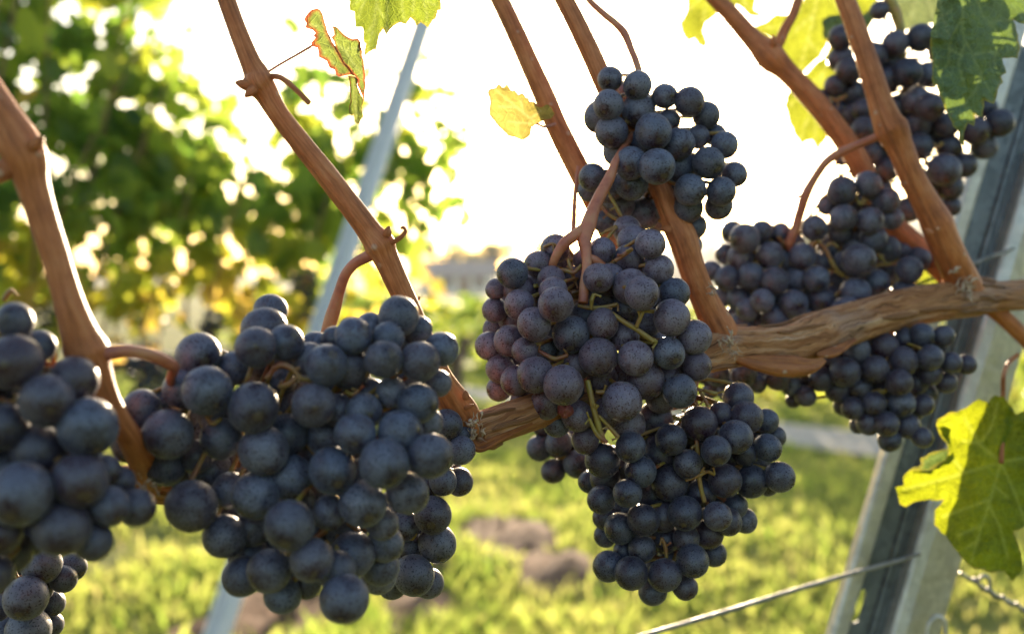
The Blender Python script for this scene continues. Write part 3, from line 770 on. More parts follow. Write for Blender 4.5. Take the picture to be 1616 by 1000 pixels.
    for pth in rach:
        pth = [(x, y, r*.66, d+.0035) for (x, y, r, d) in pth]
        tube(mbr, px_path(pth, D0), 8, 6, soft(pth[0][0], .18))
        for k in range(2):      # little knuckles of lost berries
            x, y, r, d = pth[rnd.randrange(len(pth))]
            a = rnd.uniform(0, 6.28); tube(mbr, px_path([(x, y, r*.6, d), (x+7*math.cos(a), y+7*math.sin(a), r*.5, d-.001), (x+11*math.cos(a), y+11*math.sin(a), r*.75, d-.001)], d), 6, 4)
    mbr.build('rachis', M_RACHIS, root)
    for pth in peds: part('peduncle', root, [[(p, r*.88) for p, r in pth]], ped_mat or M_PED, 16, 10, soft(5, .06))
    if extra: extra(root)
    return root
B1 = [(24,506,29,1),(62,546,25,2),(22,572,43,0),(116,600,38,1),(74,632,41,.3),(139,674,47,.3),(8,672,36,.5),(62,711,40,.7),(127,756,43,.2),(32,779,50,-.5),(97,832,44,0),(174,798,31,1),(215,800,29,1.7),(146,853,31,1),(165,742,26,2),(0,842,32,.5),(-8,905,30,.6),(50,850,26,2),(-45,540,36,1),(-50,620,40,.6),(-55,720,42,.4),(-60,800,42,.7),(-60,880,34,1.2),(30,660,28,1.6),(100,690,28,1.6),(190,760,24,2.2),(18,872,32,1.2),(-25,860,36,.9)]
bunch('near blurred bunch cut by the left edge, hanging below the thick forked cane', .268, B1, [(80,585),(70,640),(60,720),(55,800),(50,860)],
      [px_path([(132,560,14,.287),(108,572,10,.287),(84,586,8,.286)], .287)], [[(0,628,5,.268),(15,634,5,.268),(30,628,5,.267)],[(60,730,4,.27),(80,742,5,.268),(95,720,4,.268)],[(5,474,6,.29),(14,462,8,.29),(20,458,6,.29)]], fill=14, seed=2, look='bare')
B1b = [(41,943,33,0),(62,927,22,.8),(82,951,20,1.2),(100,913,21,.8),(115,894,21,1.4),(66,890,30,.6),(27,892,20,1),(45,992,33,.4),(-5,958,22,.6),(5,1000,28,1),(10,925,20,1.4),(-20,920,24,1),(80,985,20,1.6),(30,1040,34,.6),(70,1035,28,1),(-20,1040,32,.8),(20,1090,30,.9)]
bunch('small sharp-edged bunch at the bottom left corner, below the near blurred bunch', .372, B1b, [(50,880),(40,930),(30,1000),(25,1060)], [px_path([(60,830,8,.385),(55,860,7,.385),(50,884,6,.385)], .385)], [[(20,905,5,.37),(30,912,5,.368),(38,905,4,.368)]], fill=6, seed=3)
B2 = [(427,490,26,3),(417,521,35,2),(404,548,33,1),(450,541,29,1.5),(313,560,35,1.5),(345,575,25,4),(372,580,27,2),(223,646,32,1),(257,639,28,1.5),(289,614,32,1),(327,616,38,0),(400,643,40,0),(265,685,39,0),(349,692,33,1),(416,710,38,0),(453,686,33,1.5),(206,700,29,2),(446,602,20,3),(262,736,30,2),(332,742,33,3),(302,798,41,.5),(363,773,28,2),(404,781,37,.7),(355,846,34,1.5),(400,832,28,2),(457,828,39,0),(383,909,31,1.5),(425,900,35,.7),(446,938,30,1.5),(457,752,36,.8),
 (497,545,22,3),(629,499,32,2),(660,520,22,3),(558,530,29,1),(527,535,20,2.5),(613,532,25,1.5),(583,515,22,3),(697,551,27,2),(606,567,30,.7),(663,570,32,.7),(515,576,33,.3),(551,581,33,1),(488,566,26,1.5),(690,605,22,2.5),(618,619,25,1.5),(583,623,27,1.5),(660,636,32,1),(495,639,34,0),(533,647,26,1.5),(575,649,28,1),(615,656,23,2),(673,667,25,2),(631,681,34,.5),(561,684,32,.7),(513,689,30,1.5),(679,719,36,.3),(606,731,40,-.3),(525,742,38,0),(643,778,33,.5),(572,795,37,.5),(520,808,27,1),(547,837,32,1.5),(603,826,26,1.2),(607,857,28,1.7),(557,874,35,1),(492,883,34,.5),(530,899,32,.7),(544,944,38,.5),(600,893,30,2),(597,910,28,2.5),(484,922,22,2.5),(310,720,26,2.5),(500,840,24,2),(470,790,28,2)]
bunch('largest bunch, a broad blue-black mass filling the lower left centre', .305, B2, [(300,600),(400,640),(480,690),(520,760),(535,850),(540,910)],
      [px_path([(150,562,16,.288),(178,556,13,.288),(205,554,12,.29),(238,560,11.5,.293),(262,570,11,.297),(274,580,10,.30),(270,602,8,.306),(290,610,7,.315)], .29)],
      [[(385,612,5,.306),(393,590,6,.305),(400,575,5,.308)],[(420,598,6,.304),(440,576,8,.304),(462,582,7,.304),(478,598,6,.304),(505,598,5,.306)],[(440,610,5,.304),(455,606,6,.303),(472,592,5,.304)],[(325,655,4,.303),(335,668,6,.302),(350,660,4,.303)],[(632,700,4,.307),(640,706,4,.307),(650,700,4,.307)],[(404,792,4,.31),(420,806,4,.31),(435,800,3,.31)],[(545,617,4,.308),(556,622,5,.307),(566,616,4,.307)]], fill=22, seed=4, ped_mat=M_PED)
B2b = [(704,671,26,.4),(729,687,20,.9),(727,710,23,.5),(699,759,22,.4),(725,760,22,.9),(683,812,30,0),(690,857,30,.7),(653,907,32,0),(677,920,24,.9),(639,830,24,.6),(672,768,22,.8),(700,715,24,1),(648,862,24,1.4),(640,760,26,1.6),(620,800,26,1.6),(610,860,26,1.5),(660,700,26,1.4),(600,640,26,1.8),(560,600,26,1.8),(620,920,24,1.5)]
bunch('bunch of small sharp berries peeping out on the right behind the largest bunch', .378, B2b, [(520,545),(590,620),(650,700),(660,780),(650,880)],
      [px_path([(596,396,13,.368),(580,405,10.5,.369),(560,416,9.5,.371),(545,434,9.2,.373),(536,458,9.5,.375),(529,482,11.5,.377),(522,505,12.5,.379),(514,535,10,.382),(520,560,8,.385)], .37)],
      [[(635,860,4,.377),(638,845,5,.376),(650,850,4,.376),(656,840,5,.376)],[(662,468,3,.376),(640,535,4,.374),(648,528,4,.374)]], fill=12, seed=5, ped_mat=M_PED)
B3 = [(876,392,23,2.5),(849,417,22,2),(809,431,24,1.5),(783,456,17,2),(781,489,21,2),(821,460,26,1.5),(820,481,25,1),(870,441,22,1.5),(873,458,22,1),(877,480,28,.3),(843,511,27,.7),(806,505,20,2),(804,537,25,1),(782,519,20,2.2),(772,546,23,1.7),(828,553,21,.7),(790,582,23,1.5),(845,591,28,.3),(814,600,24,1.2),(788,613,20,2),(860,550,20,1.7),(901,528,30,.3),(951,511,25,.5),(944,563,30.5,0),(1003,565,28,.2),(889,607,31,0),(908,575,26,1.2),(944,439,24,.7),(961,441,26,1.3),(1013,463,27,.3),(995,452,28,1.1),(950,396,22,2),(992,410,24,2),(998,379,24,2),(1026,385,23,1.2),(989,362,22,2.5),(1039,425,24,1.7),(1064,462,24,1.5),(1060,501,29,.3),(1095,532,27,1.2),(1055,557,25,.3),(1099,577,24,1.3),(1018,508,25,2),(984,530,25,1.5),(987,488,25,1.7),(956,470,28,2.2),(1018,600,30,.6),(1054,596,19,1),(1073,617,27,.7),(982,633,31,0),(832,637,27,1.5),(862,637,25,1.2),(879,668,21,1.7),(911,656,25,1),(924,694,22,1.5),(950,595,25,2),(960,651,25,1.5),(1044,628,25,1.5),(991,670,28,2),(905,440,20,2.6),(925,500,26,2),(890,560,26,2.2),(1035,480,24,2.4),(1030,540,24,2),(900,620,24,2.2),(920,410,16,3),(860,600,24,2.2)]
def shrivelled(root):
    mb = MB(); c = P(892, 647, .396); sphere(mb, c, 12*.396/F, 20, 14)
    b0 = mb.v; 
    for i in range(len(b0)):
        q = b0[i]-c; b0[i] = c+q*(1+.35*noise.noise(q*900))
    o = mb.build('grape', M_SHRIVEL, root); o['label'] = 'shrivelled reddish berry'
bunch('sharp purple-tinged bunch in the centre with reddish stalk showing, in focus', .398, B3, [(920,440),(930,500),(935,560),(940,620),(950,690)],
      [px_path([(1003,205,5,.449),(988,228,6,.438),(972,254,7,.425),(962,280,10,.422),(948,306,11,.418),(936,332,11.5,.415),(928,356,14,.412),(922,378,13,.41),(925,398,9.5,.408),(926,425,9,.405),(922,452,9,.402),(920,478,9,.40)], .41),
       px_path([(930,352,9,.413),(912,368,10.5,.41),(893,382,10.5,.409),(882,396,9,.409),(874,412,8,.41),(868,428,7,.412)], .41),
       px_path([(925,405,7,.408),(940,412,9,.409),(958,425,7,.412)], .41)],
      [[(912,482,4,.398),(935,486,6,.397),(955,484,5,.397),(975,480,5,.397)],[(966,494,5,.394),(985,508,6,.393),(1005,520,6,.393),(1022,532,7,.393),(1036,540,6,.394)],[(1004,516,5,.392),(1010,502,5,.391),(1014,492,6,.391)],[(933,488,4,.394),(934,474,5,.393),(938,464,5,.392)],[(850,553,4,.395),(862,560,5,.394),(876,566,6,.394),(896,560,5,.394)],[(927,600,7,.394),(932,622,7,.393),(938,648,7,.393),(946,676,8,.393),(953,697,7,.393)],[(944,655,4,.393),(960,672,4.5,.393),(976,690,5,.393)],[(930,660,4,.392),(942,685,5,.392),(958,698,5,.392)],[(940,618,5,.394),(953,618,6,.394),(962,612,5,.396)],[(970,412,5,.402),(985,402,5.5,.401),(998,392,5,.40)],[(878,432,4,.405),(890,426,4.5,.404),(905,430,5,.404),(918,418,4,.405)],[(858,390,3.5,.41),(872,385,4,.409),(884,394,4,.41)],[(896,408,4,.406),(902,428,4.5,.405),(908,445,4,.406)]],
      look='red', fill=24, seed=6, extra=shrivelled)
B4 = [(1033,662,28,1.5),(951,726,28,-.4),(995,705,24,.4),(1059,693,25,.4),(1041,712,30,1.3),(1086,732,23,.2),(1010,740,25,1.2),(1057,761,28,.4),(955,754,24,1.3),(1011,744,24,1),(930,760,18,2),(949,788,22.5,1.2),(990,778,23,.7),(956,817,20,2),(978,833,24,1),(955,845,18,2),(1015,820,25,.4),(1047,814,24,1),(1081,809,27,-.1),(1107,778,24,1.3),(1144,758,26,.8),(1130,711,24,.2),(1132,814,23,.2),(1149,823,22,.9),(1160,798,20,1.5),(1175,821,20,1.7),(1118,842,24,1),(1083,849,21,.8),(1013,865,22,.6),(984,868,16,1.5),(960,893,25,.8),(996,904,27,0),(1049,907,27,0),(1093,884,26,.6),(1126,873,20,1.2),(1030,933,22,1),(1081,926,19.5,.8),(1104,668,28,.2),(1137,654,20,1),(1165,627,24,1.3),(1178,658,26,.8),(1161,689,26,.2),(1209,664,20,1.5),(1211,706,21.5,.8),(1223,689,17,1.7),(1175,714,20,1.2),(1154,722,18,1.7),(1185,759,26,1),(1230,752,24,.8),(1211,765,17,1.7),(1050,850,22,1.8),(1080,690,22,2),(1110,720,22,2),(1030,780,24,2),(1100,860,22,2),(1060,880,22,2),(1000,660,24,2.2),(1120,690,22,2),(1020,690,26,2),(1120,760,22,2.2),(1080,775,20,2.2),(1035,895,22,2)]
bunch('long dark bunch tapering downwards right of centre, below the purple one', .415, B4, [(1092,600),(1096,660),(1098,720),(1090,800),(1060,880),(1050,920)],
      [px_path([(1128,545,8,.452),(1112,570,7,.446),(1098,600,6.5,.44),(1094,630,6,.436)], .44)],
      [[(1098,676,6,.412),(1100,700,6,.411),(1102,725,6,.411),(1103,748,5.5,.410),(1106,770,5.5,.410),(1112,792,6,.410)],[(1082,758,3,.41),(1094,754,3.5,.409),(1104,750,4,.409),(1116,744,4,.409),(1128,748,4.5,.409)],[(1104,745,4,.409),(1112,742,4.5,.408)],[(1044,848,4,.414),(1050,862,5,.414),(1052,880,4,.414)],[(1096,612,4,.414),(1112,616,4,.413),(1126,620,5.5,.412),(1132,620,4,.412)],[(1104,618,3.5,.413),(1112,630,4,.412),(1117,640,4.5,.412)],[(1062,655,3.5,.416),(1072,662,5,.415),(1084,655,4,.415)]], fill=20, seed=7, look='bare')
B3b = [(857,672,17,.6),(851,707,20,.2),(882,698,22,0),(873,743,19,.2),(911,732,22,0),(925,715,20,.8),(935,745,20,1),(905,690,20,.8),(895,725,16,1.2),(945,775,18,1.2)]
bunch('small cluster of berries hanging left below the purple bunch, under the cut wood', .475, B3b, [(900,660),(895,700),(890,730)], [px_path([(905,632,6,.425),(903,650,5,.45),(900,668,4.5,.478)], .45)], [[(868,716,4,.475),(885,722,4.5,.473),(900,715,4,.473)]], fill=5, seed=8, look='dark', gaps=False)
B5 = [(963,125,20,1),(1006,135,23,.8),(1049,152,20,.9),(1088,161,23,.8),(1114,182,21,1.4),(1031,208,29,-.2),(1037,263,28,-.4),(1055,191,19,1.5),(1071,227,25,.8),(1101,216,19,1),(1143,229,21,1),(1128,213,18,2.2),(1118,257,25,.3),(1159,275,20,1.2),(1089,300,25.5,.2),(1138,302,23,.6),(1134,325,22,1.4),(1075,261,24,1.4),(1086,328,24,1.8),(1096,357,20,2),(1008,174,26,.9),(960,166,24,.6),(948,184,27,1.4),(965,208,26,.6),(996,258,26,.7),(975,238,24,.8),(977,322,25,1.8),(1016,336,26,1.9),(952,350,18,2.2),(996,290,26,1),(935,280,22,1.4),(930,300,18,2),(1040,345,22,2.4),(1066,350,22,2.4),(1090,385,18,2.4),(960,295,24,1.6),(1030,310,24,2.2),(1060,290,22,2),(1015,225,22,1.8),(985,345,20,2.2)]
bunch('bunch against the white sky at top centre, right beside the low sun', .432, B5, [(1008,120),(1020,180),(1030,240),(1030,300),(1020,340)],
      [px_path([(905,-40,5,.452),(926,-4,5.5,.452),(950,20,6,.451),(972,38,6.5,.45),(986,54,7.5,.45),(995,76,6.5,.449),(1004,98,6.5,.447),(1010,118,6,.445)], .45)],
      [[(962,308,4,.43),(972,326,4.5,.429),(982,344,4.5,.429),(990,352,4,.43)],[(948,322,4.5,.432),(960,338,5,.431),(978,348,5,.431)],[(1088,242,3.5,.436),(1092,255,4,.436)],[(990,345,4,.428),(970,358,4.5,.427),(955,366,5,.426)]], fill=14, seed=9, look='dark', gaps=False)
B6 = [(1156,366,18,1.5),(1175,376,24,.4),(1202,365,18,1.5),(1231,368,17,1.5),(1146,401,17,2),(1168,407,21,1),(1122,427,16,1.5),(1147,439,20,.8),(1185,436,22,.6),(1215,403,22,.5),(1266,405,21,.5),(1222,443,22,.4),(1258,440,20,.9),(1289,440,20,.3),(1299,412,16,1.5),(1241,412,17,1.6),(1166,471,19,1),(1140,468,17,1.6),(1203,474,19,.2),(1180,488,18,.8),(1223,502,22,.6),(1252,479,22,.2),(1296,474,21,.5),(1272,499,20,1.2),(1170,508,18,.9),(1158,498,14,1.2),(1336,493,25,-.9),(1350,461,24,-.9),(1370,482,18,.3),(1355,411,26,-.5),(1331,412,16,1),(1383,446,21,.2),(1388,477,15,.8),(1285,360,21,.5),(1328,301,23.5,0),(1370,291,21,.4),(1307,323,17,1.3),(1331,343,21,.1),(1373,348,21,.2),(1325,362,20,.9),(1400,316,19,.5),(1407,345,18,.9),(1378,376,21,.7),(1400,393,21,1.2),(1434,426,21,1),(1428,463,21,1.2),(1448,410,20,2),(1423,398,16,2),(1347,387,20,1.5),(1310,470,20,1.4),(1320,445,20,1.6),(1240,520,20,1.2),(1300,505,20,1.4),(1200,510,18,1.4),(1350,440,18,1.6)]
bunch('wide bunch at middle right resting on the horizontal vine wood', .535, B6, [(1250,385),(1290,410),(1320,430),(1300,470),(1260,490)],
      [px_path([(1404,206,9,.52),(1380,218,7.5,.521),(1350,230,7.5,.522),(1322,243,8.5,.524),(1302,258,7.5,.526),(1284,284,7.5,.53),(1272,306,9,.532),(1264,330,8.5,.535),(1256,358,8.5,.538),(1246,386,8,.54),(1256,400,5,.545)], .53), px_path([(1272,308,6,.532),(1262,310,3.4,.532),(1256,311,1.2,.532)], .53)],
      [[(1290,378,4,.533),(1304,395,5,.532),(1312,412,6,.532),(1322,428,6,.532),(1332,436,5,.532)],[(1300,392,4,.533),(1312,384,5,.533),(1322,390,4,.533)],[(1350,312,4,.534),(1358,322,5.5,.533),(1366,316,5,.533),(1374,322,4,.534)],[(1226,374,4,.538),(1236,382,5,.537),(1246,380,4,.538)],[(1338,448,4,.531),(1330,458,5,.531),(1318,466,4,.532)],[(1400,440,4,.548),(1408,450,5,.547),(1402,462,4,.547)],[(1384,400,4,.54),(1392,408,5,.54)]], fill=16, seed=10)
B7 = [(1388,17,15,.6),(1327,60,20,1),(1413,69,20,.5),(1453,60,22,.3),(1380,88,20,1),(1327,94,20,1.3),(1340,111,21,.7),(1432,115,23,.1),(1402,96,18,1.2),(1401,126,21,.7),(1464,118,20,.7),(1318,135,17,1.2),(1346,148,20,1.2),(1292,157,16,1.5),(1318,177,19,1.2),(1446,159,22,.5),(1468,169,22,-.1),(1418,170,20,1),(1363,173,18,.8),(1344,180,16,1),(1363,204,20,.3),(1340,207,18,1.2),(1450,195,22,1),(1493,198,20,.5),(1539,207,22,.3),(1577,194,22,0),(1553,231,20,.8),(1556,171,17,1),(1451,231,21,.7),(1371,243,20,.8),(1330,250,12,1.2),(1497,232,20,1.2),(1490,268,26,-.2),(1522,261,20,.7),(1500,295,20,.7),(1465,292,20,1),(1399,267,20,1),(1427,251,22,1.2),(1500,325,16,1.2),(1493,312,19,1.2),(1433,331,20,1.4),(1400,215,20,1.4),(1385,150,20,1.5),(1500,105,22,1),(1532,140,22,1),(1485,80,20,1.2),(1390,300,18,1.4),(1470,320,17,1.6),(1440,285,20,1.6),(1390,240,20,1.6),(1420,205,20,1.6),(1520,175,20,1.2),(1375,120,18,1.6),(1350,225,18,1.6),(1476,215,20,1.6)]
bunch('tall shaded bunch at top right, behind the two crossing canes and the green leaf', .575, B7, [(1425,90),(1430,140),(1440,190),(1460,250),(1470,300)],
      [px_path([(1392,-30,9,.575),(1404,0,9.5,.577),(1413,22,10,.579),(1420,48,8.5,.581),(1424,90,7,.585),(1426,110,6,.59)], .58)], [[(1468,222,4,.572),(1478,232,5,.57),(1488,226,4,.57)],[(1310,155,3.5,.576),(1322,158,4,.575),(1336,150,4,.575)]], fill=14, seed=11, gaps=False, look='bare', ped_mat=M_PEDG)
B8 = [(1333,587,24,-.2),(1351,552,22,.7),(1395,547,23,.5),(1380,582,22,.1),(1296,598,19,.8),(1426,569,22,.3),(1419,603,21,0),(1455,529,19,.8),(1489,530,17,.8),(1429,535,19,1.3),(1468,564,20,.5),(1501,572,17,.7),(1525,575,16,.9),(1468,590,18,.8),(1493,603,17,1),(1447,603,18,.9),(1356,612,20,.8),(1321,616,19,.9),(1345,644,18,.3),(1332,640,16,1.2),(1379,636,19,.3),(1422,636,22,.4),(1457,639,17,1),(1462,619,16,1.2),(1399,669,20,0),(1370,667,19,.7),(1355,670,14,1.2),(1431,671,20,.6),(1404,694,18,.6),(1455,690,16,.5),(1228,597,20,.8),(1248,607,18,1.2),(1271,625,17,.9),(1252,632,12,1.4),(1272,600,17,1.2),(1310,570,18,1.4),(1400,615,18,1.4),(1320,545,18,1.5),(1440,650,16,1.5),(1390,650,17,1.5),(1370,545,18,1.6)]
bunch('dark bunch hanging under the horizontal vine wood, in front of the steel post', .503, B8, [(1400,530),(1395,570),(1390,620),(1400,670)],
      [px_path([(1395,496,7,.512),(1398,512,6.5,.518),(1400,530,6,.52)], .52)], [[(1363,560,4,.502),(1374,562,5,.501)],[(1386,614,4,.501),(1394,618,5.5,.50),(1400,612,4,.50)],[(1398,574,4,.501),(1404,580,5,.50)]], fill=14, seed=12, look='bare')
B8c = [(1132,591,19,.2),(1174,591,20,.2),(1195,605,15,1),(1147,617,16,.9),(1122,615,14,1),(1165,612,16,1),(1195,590,17,1),(1110,590,16,1.2),(1150,600,16,1.5)]
bunch('few grey-blue berries tucked under the wood just above the long dark bunch', .505, B8c, [(1155,565),(1155,590),(1155,610)], [px_path([(1160,548,6,.47),(1158,560,5,.495),(1156,572,4.5,.515)], .5)], fill=4, seed=13)

# ------------------------------------------------------------------ big leaves near the lens
def inside(poly, x, y):
    c = False; j = len(poly)-1
    for i in range(len(poly)):
        xi, yi = poly[i]; xj, yj = poly[j]
        if (yi > y) != (yj > y) and x < (xj-xi)*(y-yi)/(yj-yi)+xi: c = not c
        j = i
    return c
def segd(px, py, a, b):
    dx, dy = b[0]-a[0], b[1]-a[1]; q = dx*dx+dy*dy
    t = 0 if q == 0 else max(0, min(1, ((px-a[0])*dx+(py-a[1])*dy)/q))
    return math.hypot(px-a[0]-t*dx, py-a[1]-t*dy)
def Z(s, ox, oy, pts): return [(x/s+ox, y/s+oy) for x, y in pts]
def jag(poly, seed, amp=1.6, step=7):
    rnd = random.Random(seed); out = []
    for i in range(len(poly)):
        a = poly[i]; b = poly[(i+1) % len(poly)]; L = math.hypot(b[0]-a[0], b[1]-a[1]); n = max(1, int(L/step))
        for k in range(n):
            t = k/n; x = a[0]+(b[0]-a[0])*t; y = a[1]+(b[1]-a[1])*t
            if k: q = rnd.uniform(-amp, amp); x += -(b[1]-a[1])/L*q; y += (b[0]-a[0])/L*q
            out.append((x, y))
    return out
def blade(name, parent, poly, veins, depth, mat, seed=1, step=4.0, rimw=9., wrinkle=.0010, veinw=1.7):
    poly = jag(poly, seed)
    xs = [p[0] for p in poly]; ys = [p[1] for p in poly]; pts = [Vector(p) for p in poly]; n = len(pts)
    edges = [(i, (i+1) % n) for i in range(n)]
    y = min(ys); row = 0
    while y < max(ys):
        x = min(xs)+(step/2 if row % 2 else 0)
        while x < max(xs):
            if inside(poly, x, y) and min(segd(x, y, poly[i], poly[(i+1) % n]) for i in range(0, n)) > step*.5: pts.append(Vector((x, y)))
            x += step
        y += step*.87; row += 1
    co, ed, fa, *_ = geometry.delaunay_2d_cdt(pts, edges, [], 1, .01)
    v = []; vein = []; rim = []
    for c in co:
        dv = 99
        for pl in veins:
            for i in range(len(pl)-1): dv = min(dv, segd(c[0], c[1], pl[i], pl[i+1])*(1+.12*i))
        de = min(segd(c[0], c[1], poly[i], poly[(i+1) % n]) for i in range(n))
        d = depth(c[0], c[1]); sc = d/F
        k = math.exp(-(dv/9.)**2)
        d += wrinkle*(noise.noise(Vector((c[0]*.035, c[1]*.035, seed)))*1.7+.7*noise.noise(Vector((c[0]*.1, c[1]*.1, seed+3)))) + wrinkle*1.2*k
        d += .0016*math.exp(-de/6.)*noise.noise(Vector((c[0]*.09, c[1]*.09, seed+8)))*2
        v.append(P(c[0], c[1], d)); vein.append(math.exp(-(dv/veinw)**2)); rim.append(math.exp(-de/rimw))
    me = mesh(name, v, [tuple(f) for f in fa])
    for nm, dat in (('vein', vein), ('rim', rim)):
        at = me.attributes.new(nm, 'FLOAT', 'POINT'); at.data.foreach_set('value', dat)
    # faces towards the camera
    return link(name, me, mat, parent)
def leaf(label, anchor, pet=None, petmat=None, group='leaves near the lens'):
    r = empty('vine_leaf', P(*anchor)); tag(r, label, 'leaf', group)
    if pet: part('petiole', r, [pet], petmat or M_PEDG, 10, 8)
    return r
L_GREEN = mat_leaf('green_leaf', (.135, .205, .115), (.13, .20, .03), vein=(.30, .36, .16), edge=(.40, .32, .05), edge_amt=.55, tmix=.34, yellow=(.12, .16, .02), edge_w=.62)
L_UNDER = mat_leaf('leaf_underside', (.17, .23, .12), (.22, .30, .08), vein=(.32, .34, .18), tmix=.30, rough=.7)
L_SUN = mat_leaf('sunlit_leaf', (.045, .110, .010), (.40, .46, .012), vein=(.26, .34, .08), edge=(.42, .22, .08), edge_amt=.35, tmix=.34, edge_w=.75)
L_TOP = mat_leaf('backlit_leaf', (.07, .13, .03), (.17, .22, .022), vein=(.25, .3, .1), edge=(.42, .22, .08), edge_amt=.3, tmix=.5, edge_w=.75)
L_YEL = mat_leaf('yellow_leaf', (.13, .18, .03), (.21, .24, .018), vein=(.45, .42, .15), edge=(.40, .16, .05), edge_amt=.4, tmix=.55, edge_w=.7)
L_RED = mat_leaf('red_edged_leaf', (.12, .17, .08), (.22, .28, .05), vein=(.5, .5, .2), edge=(.36, .07, .04), edge_amt=.9, tmix=.42, edge_w=.55)
L_AUT = mat_leaf('pale_autumn_leaf', (.30, .26, .09), (.30, .26, .06), vein=(.6, .5, .25), edge=(.5, .10, .05), edge_amt=.85, tmix=.55, edge_w=.62)
L_GREY = mat_leaf('grey_green_leaf', (.14, .18, .12), (.16, .20, .07), vein=(.2, .24, .14), tmix=.32, rough=.6)
# right: broad green leaf hanging over the top-right bunch
z6 = lambda p: Z(4.165, 1440, 0, p)
r = leaf('large green leaf with toothed edge hanging at top right over the bunch and post', (1530, 10, .465))
o6 = z6([(170,-10),(140,130),(120,240),(115,310),(130,400),(125,520),(140,570),(160,560),(215,720),(265,830),(305,865),(315,940),(345,962),(335,890),(365,810),(405,830),(410,755),(460,775),(470,660),(535,685),(575,560),(597,545),(580,500),(617,480),(590,385),(690,385),(708,320),(695,230),(660,130),(733,160),(800,180),(800,60),(700,-40),(600,-90),(400,-110),(250,-60)])
v6 = [z6(q) for q in ([(330,-60),(330,220),(400,380),(450,490),(520,630)],[(400,-40),(470,110),(540,190),(610,290)],[(330,120),(250,260),(235,430),(180,470)],[(600,300),(545,370),(540,430)],[(400,370),(480,340),(560,350)],[(450,480),(410,600),(330,700)],[(520,150),(600,130),(660,140)],[(250,330),(330,370)],[(350,280),(300,420),(340,560)])]
def d6(x, y): return .462+.0000010*(x-1510)**2-.000020*(y-100)+.00003*abs(x-(1515+.25*y))
blade('blade', r, o6, v6, d6, L_GREEN, 61, 3.6, wrinkle=.0014)
f6 = z6([(172,-10),(140,130),(120,245),(135,262),(190,258),(245,262),(290,170),(325,60),(300,-10)])
blade('folded_lobe', r, f6, [z6(q) for q in ([(180,0),(200,120),(245,250)],[(200,110),(270,60)],[(190,90),(150,170)])], lambda x, y: d6(x, y)-.0035-.00004*(1512-x), L_UNDER, 62, 4)
# right: sunlit leaf low at the edge
z7 = lambda p: Z(3.03, 1380, 600, p)
r = leaf('bright yellow-green leaf half in shadow, low at the right edge before the post', (1580, 729, .514), px_path([(1606,560,3.6,.56),(1592,572,3.6,.545),(1584,592,3.6,.525),(1583,620,3.6,.525),(1582,680,3.6,.52),(1580,730,3.8,.514)], .5), M_CANE)
o7 = z7([(295,215),(300,185),(330,172),(360,150),(395,150),(440,130),(470,105),(500,88),(545,105),(575,70),(620,75),(660,130),(675,165),(715,145),(800,140),(900,260),(880,420),(800,560),(740,660),(715,700),(665,720),(690,800),(705,860),(705,905),(660,960),(620,910),(560,920),(520,905),(480,900),(440,870),(380,800),(340,740),(285,690),(288,620),(330,570),(260,570),(190,580),(150,605),(120,590),(110,540),(100,510),(140,500),(135,460),(165,430),(210,425),(260,430),(300,405),(340,378),(355,345),(348,300),(310,255)])
v7 = [z7(q) for q in ([(605,390),(500,300),(430,180)],[(605,390),(470,430),(300,480),(140,520)],[(605,390),(560,550),(490,770),(460,880)],[(605,390),(680,560),(720,680)],[(605,390),(715,370),(860,380)],[(545,590),(600,700),(640,850)],[(520,690),(400,740)],[(550,570),(330,650)],[(500,760),(440,800)],[(500,300),(420,290)],[(500,310),(560,220),(590,110)],[(570,500),(640,560)],[(430,440),(380,380)])]
def d7(x, y): return .514+.00006*abs(x-1560)*.6-.00002*(y-730)+.0028*math.exp(-((y-690)/22.)**2)*(1 if x < 1530 else .3)
blade('blade', r, o7, v7, d7, L_SUN, 71, 3.6, veinw=2.3, wrinkle=.0014)
blade('folded_lobe', r, z7([(165,428),(225,402),(218,372),(262,348),(310,335),(356,322),(362,352),(345,385),(300,412),(258,436)]), [z7([(350,340),(230,400)])], lambda x, y: d7(x, y)+.004, L_GREEN, 72, 4)
blade('folded_lobe', r, z7([(293,210),(312,255),(346,300),(338,262),(350,220),(320,205)]), [z7([(300,215),(340,280)])], lambda x, y: d7(x, y)+.003, L_GREEN, 73, 4)
# top left: curled leaf with red edge
z1 = lambda p: Z(4.76, 460, 0, p)
r = leaf('curled leaf with scorched red edge on a thin pink stalk, top left of centre', (492, 74, .385), px_path([(424,113,2.2,.356),(445,100,2,.364),(468,87,2,.374),(492,73,2.2,.384)], .37), M_PED)
cre = [(215,75),(250,170),(270,240),(330,350),(400,480),(450,535),(497,598)]
oa = z1([(190,65),(150,75),(125,100),(105,125),(95,150),(112,175),(105,210),(160,228),(180,250),(165,270),(180,285),(150,320),(150,350),(195,360),(205,400),(205,430),(265,460),(285,510),(325,525),(335,560),(355,578),(420,565),(445,560),(480,575),(497,598),(450,535),(400,480),(330,350),(270,240),(250,170),(235,110),(215,75)])
def d1a(x, y): return .386-.00011*min(60, max(0, (z1([(300,300)])[0][0]+.42*(y-63)-x)))
blade('blade', r, oa, [z1([(200,90),(300,320),(450,540)]), z1([(150,340),(250,400)]), z1([(110,180),(200,200)]), z1([(230,430),(330,480)])], d1a, L_RED, 11, 3.2, 13., .0005)
ob_ = z1([(305,195),(340,205),(400,265),(460,295),(500,290),(520,320),(530,420),(550,540),(560,640),(545,750),(520,690),(495,640),(498,600),(450,535),(400,480),(330,350),(298,280),(320,265),(318,235)])
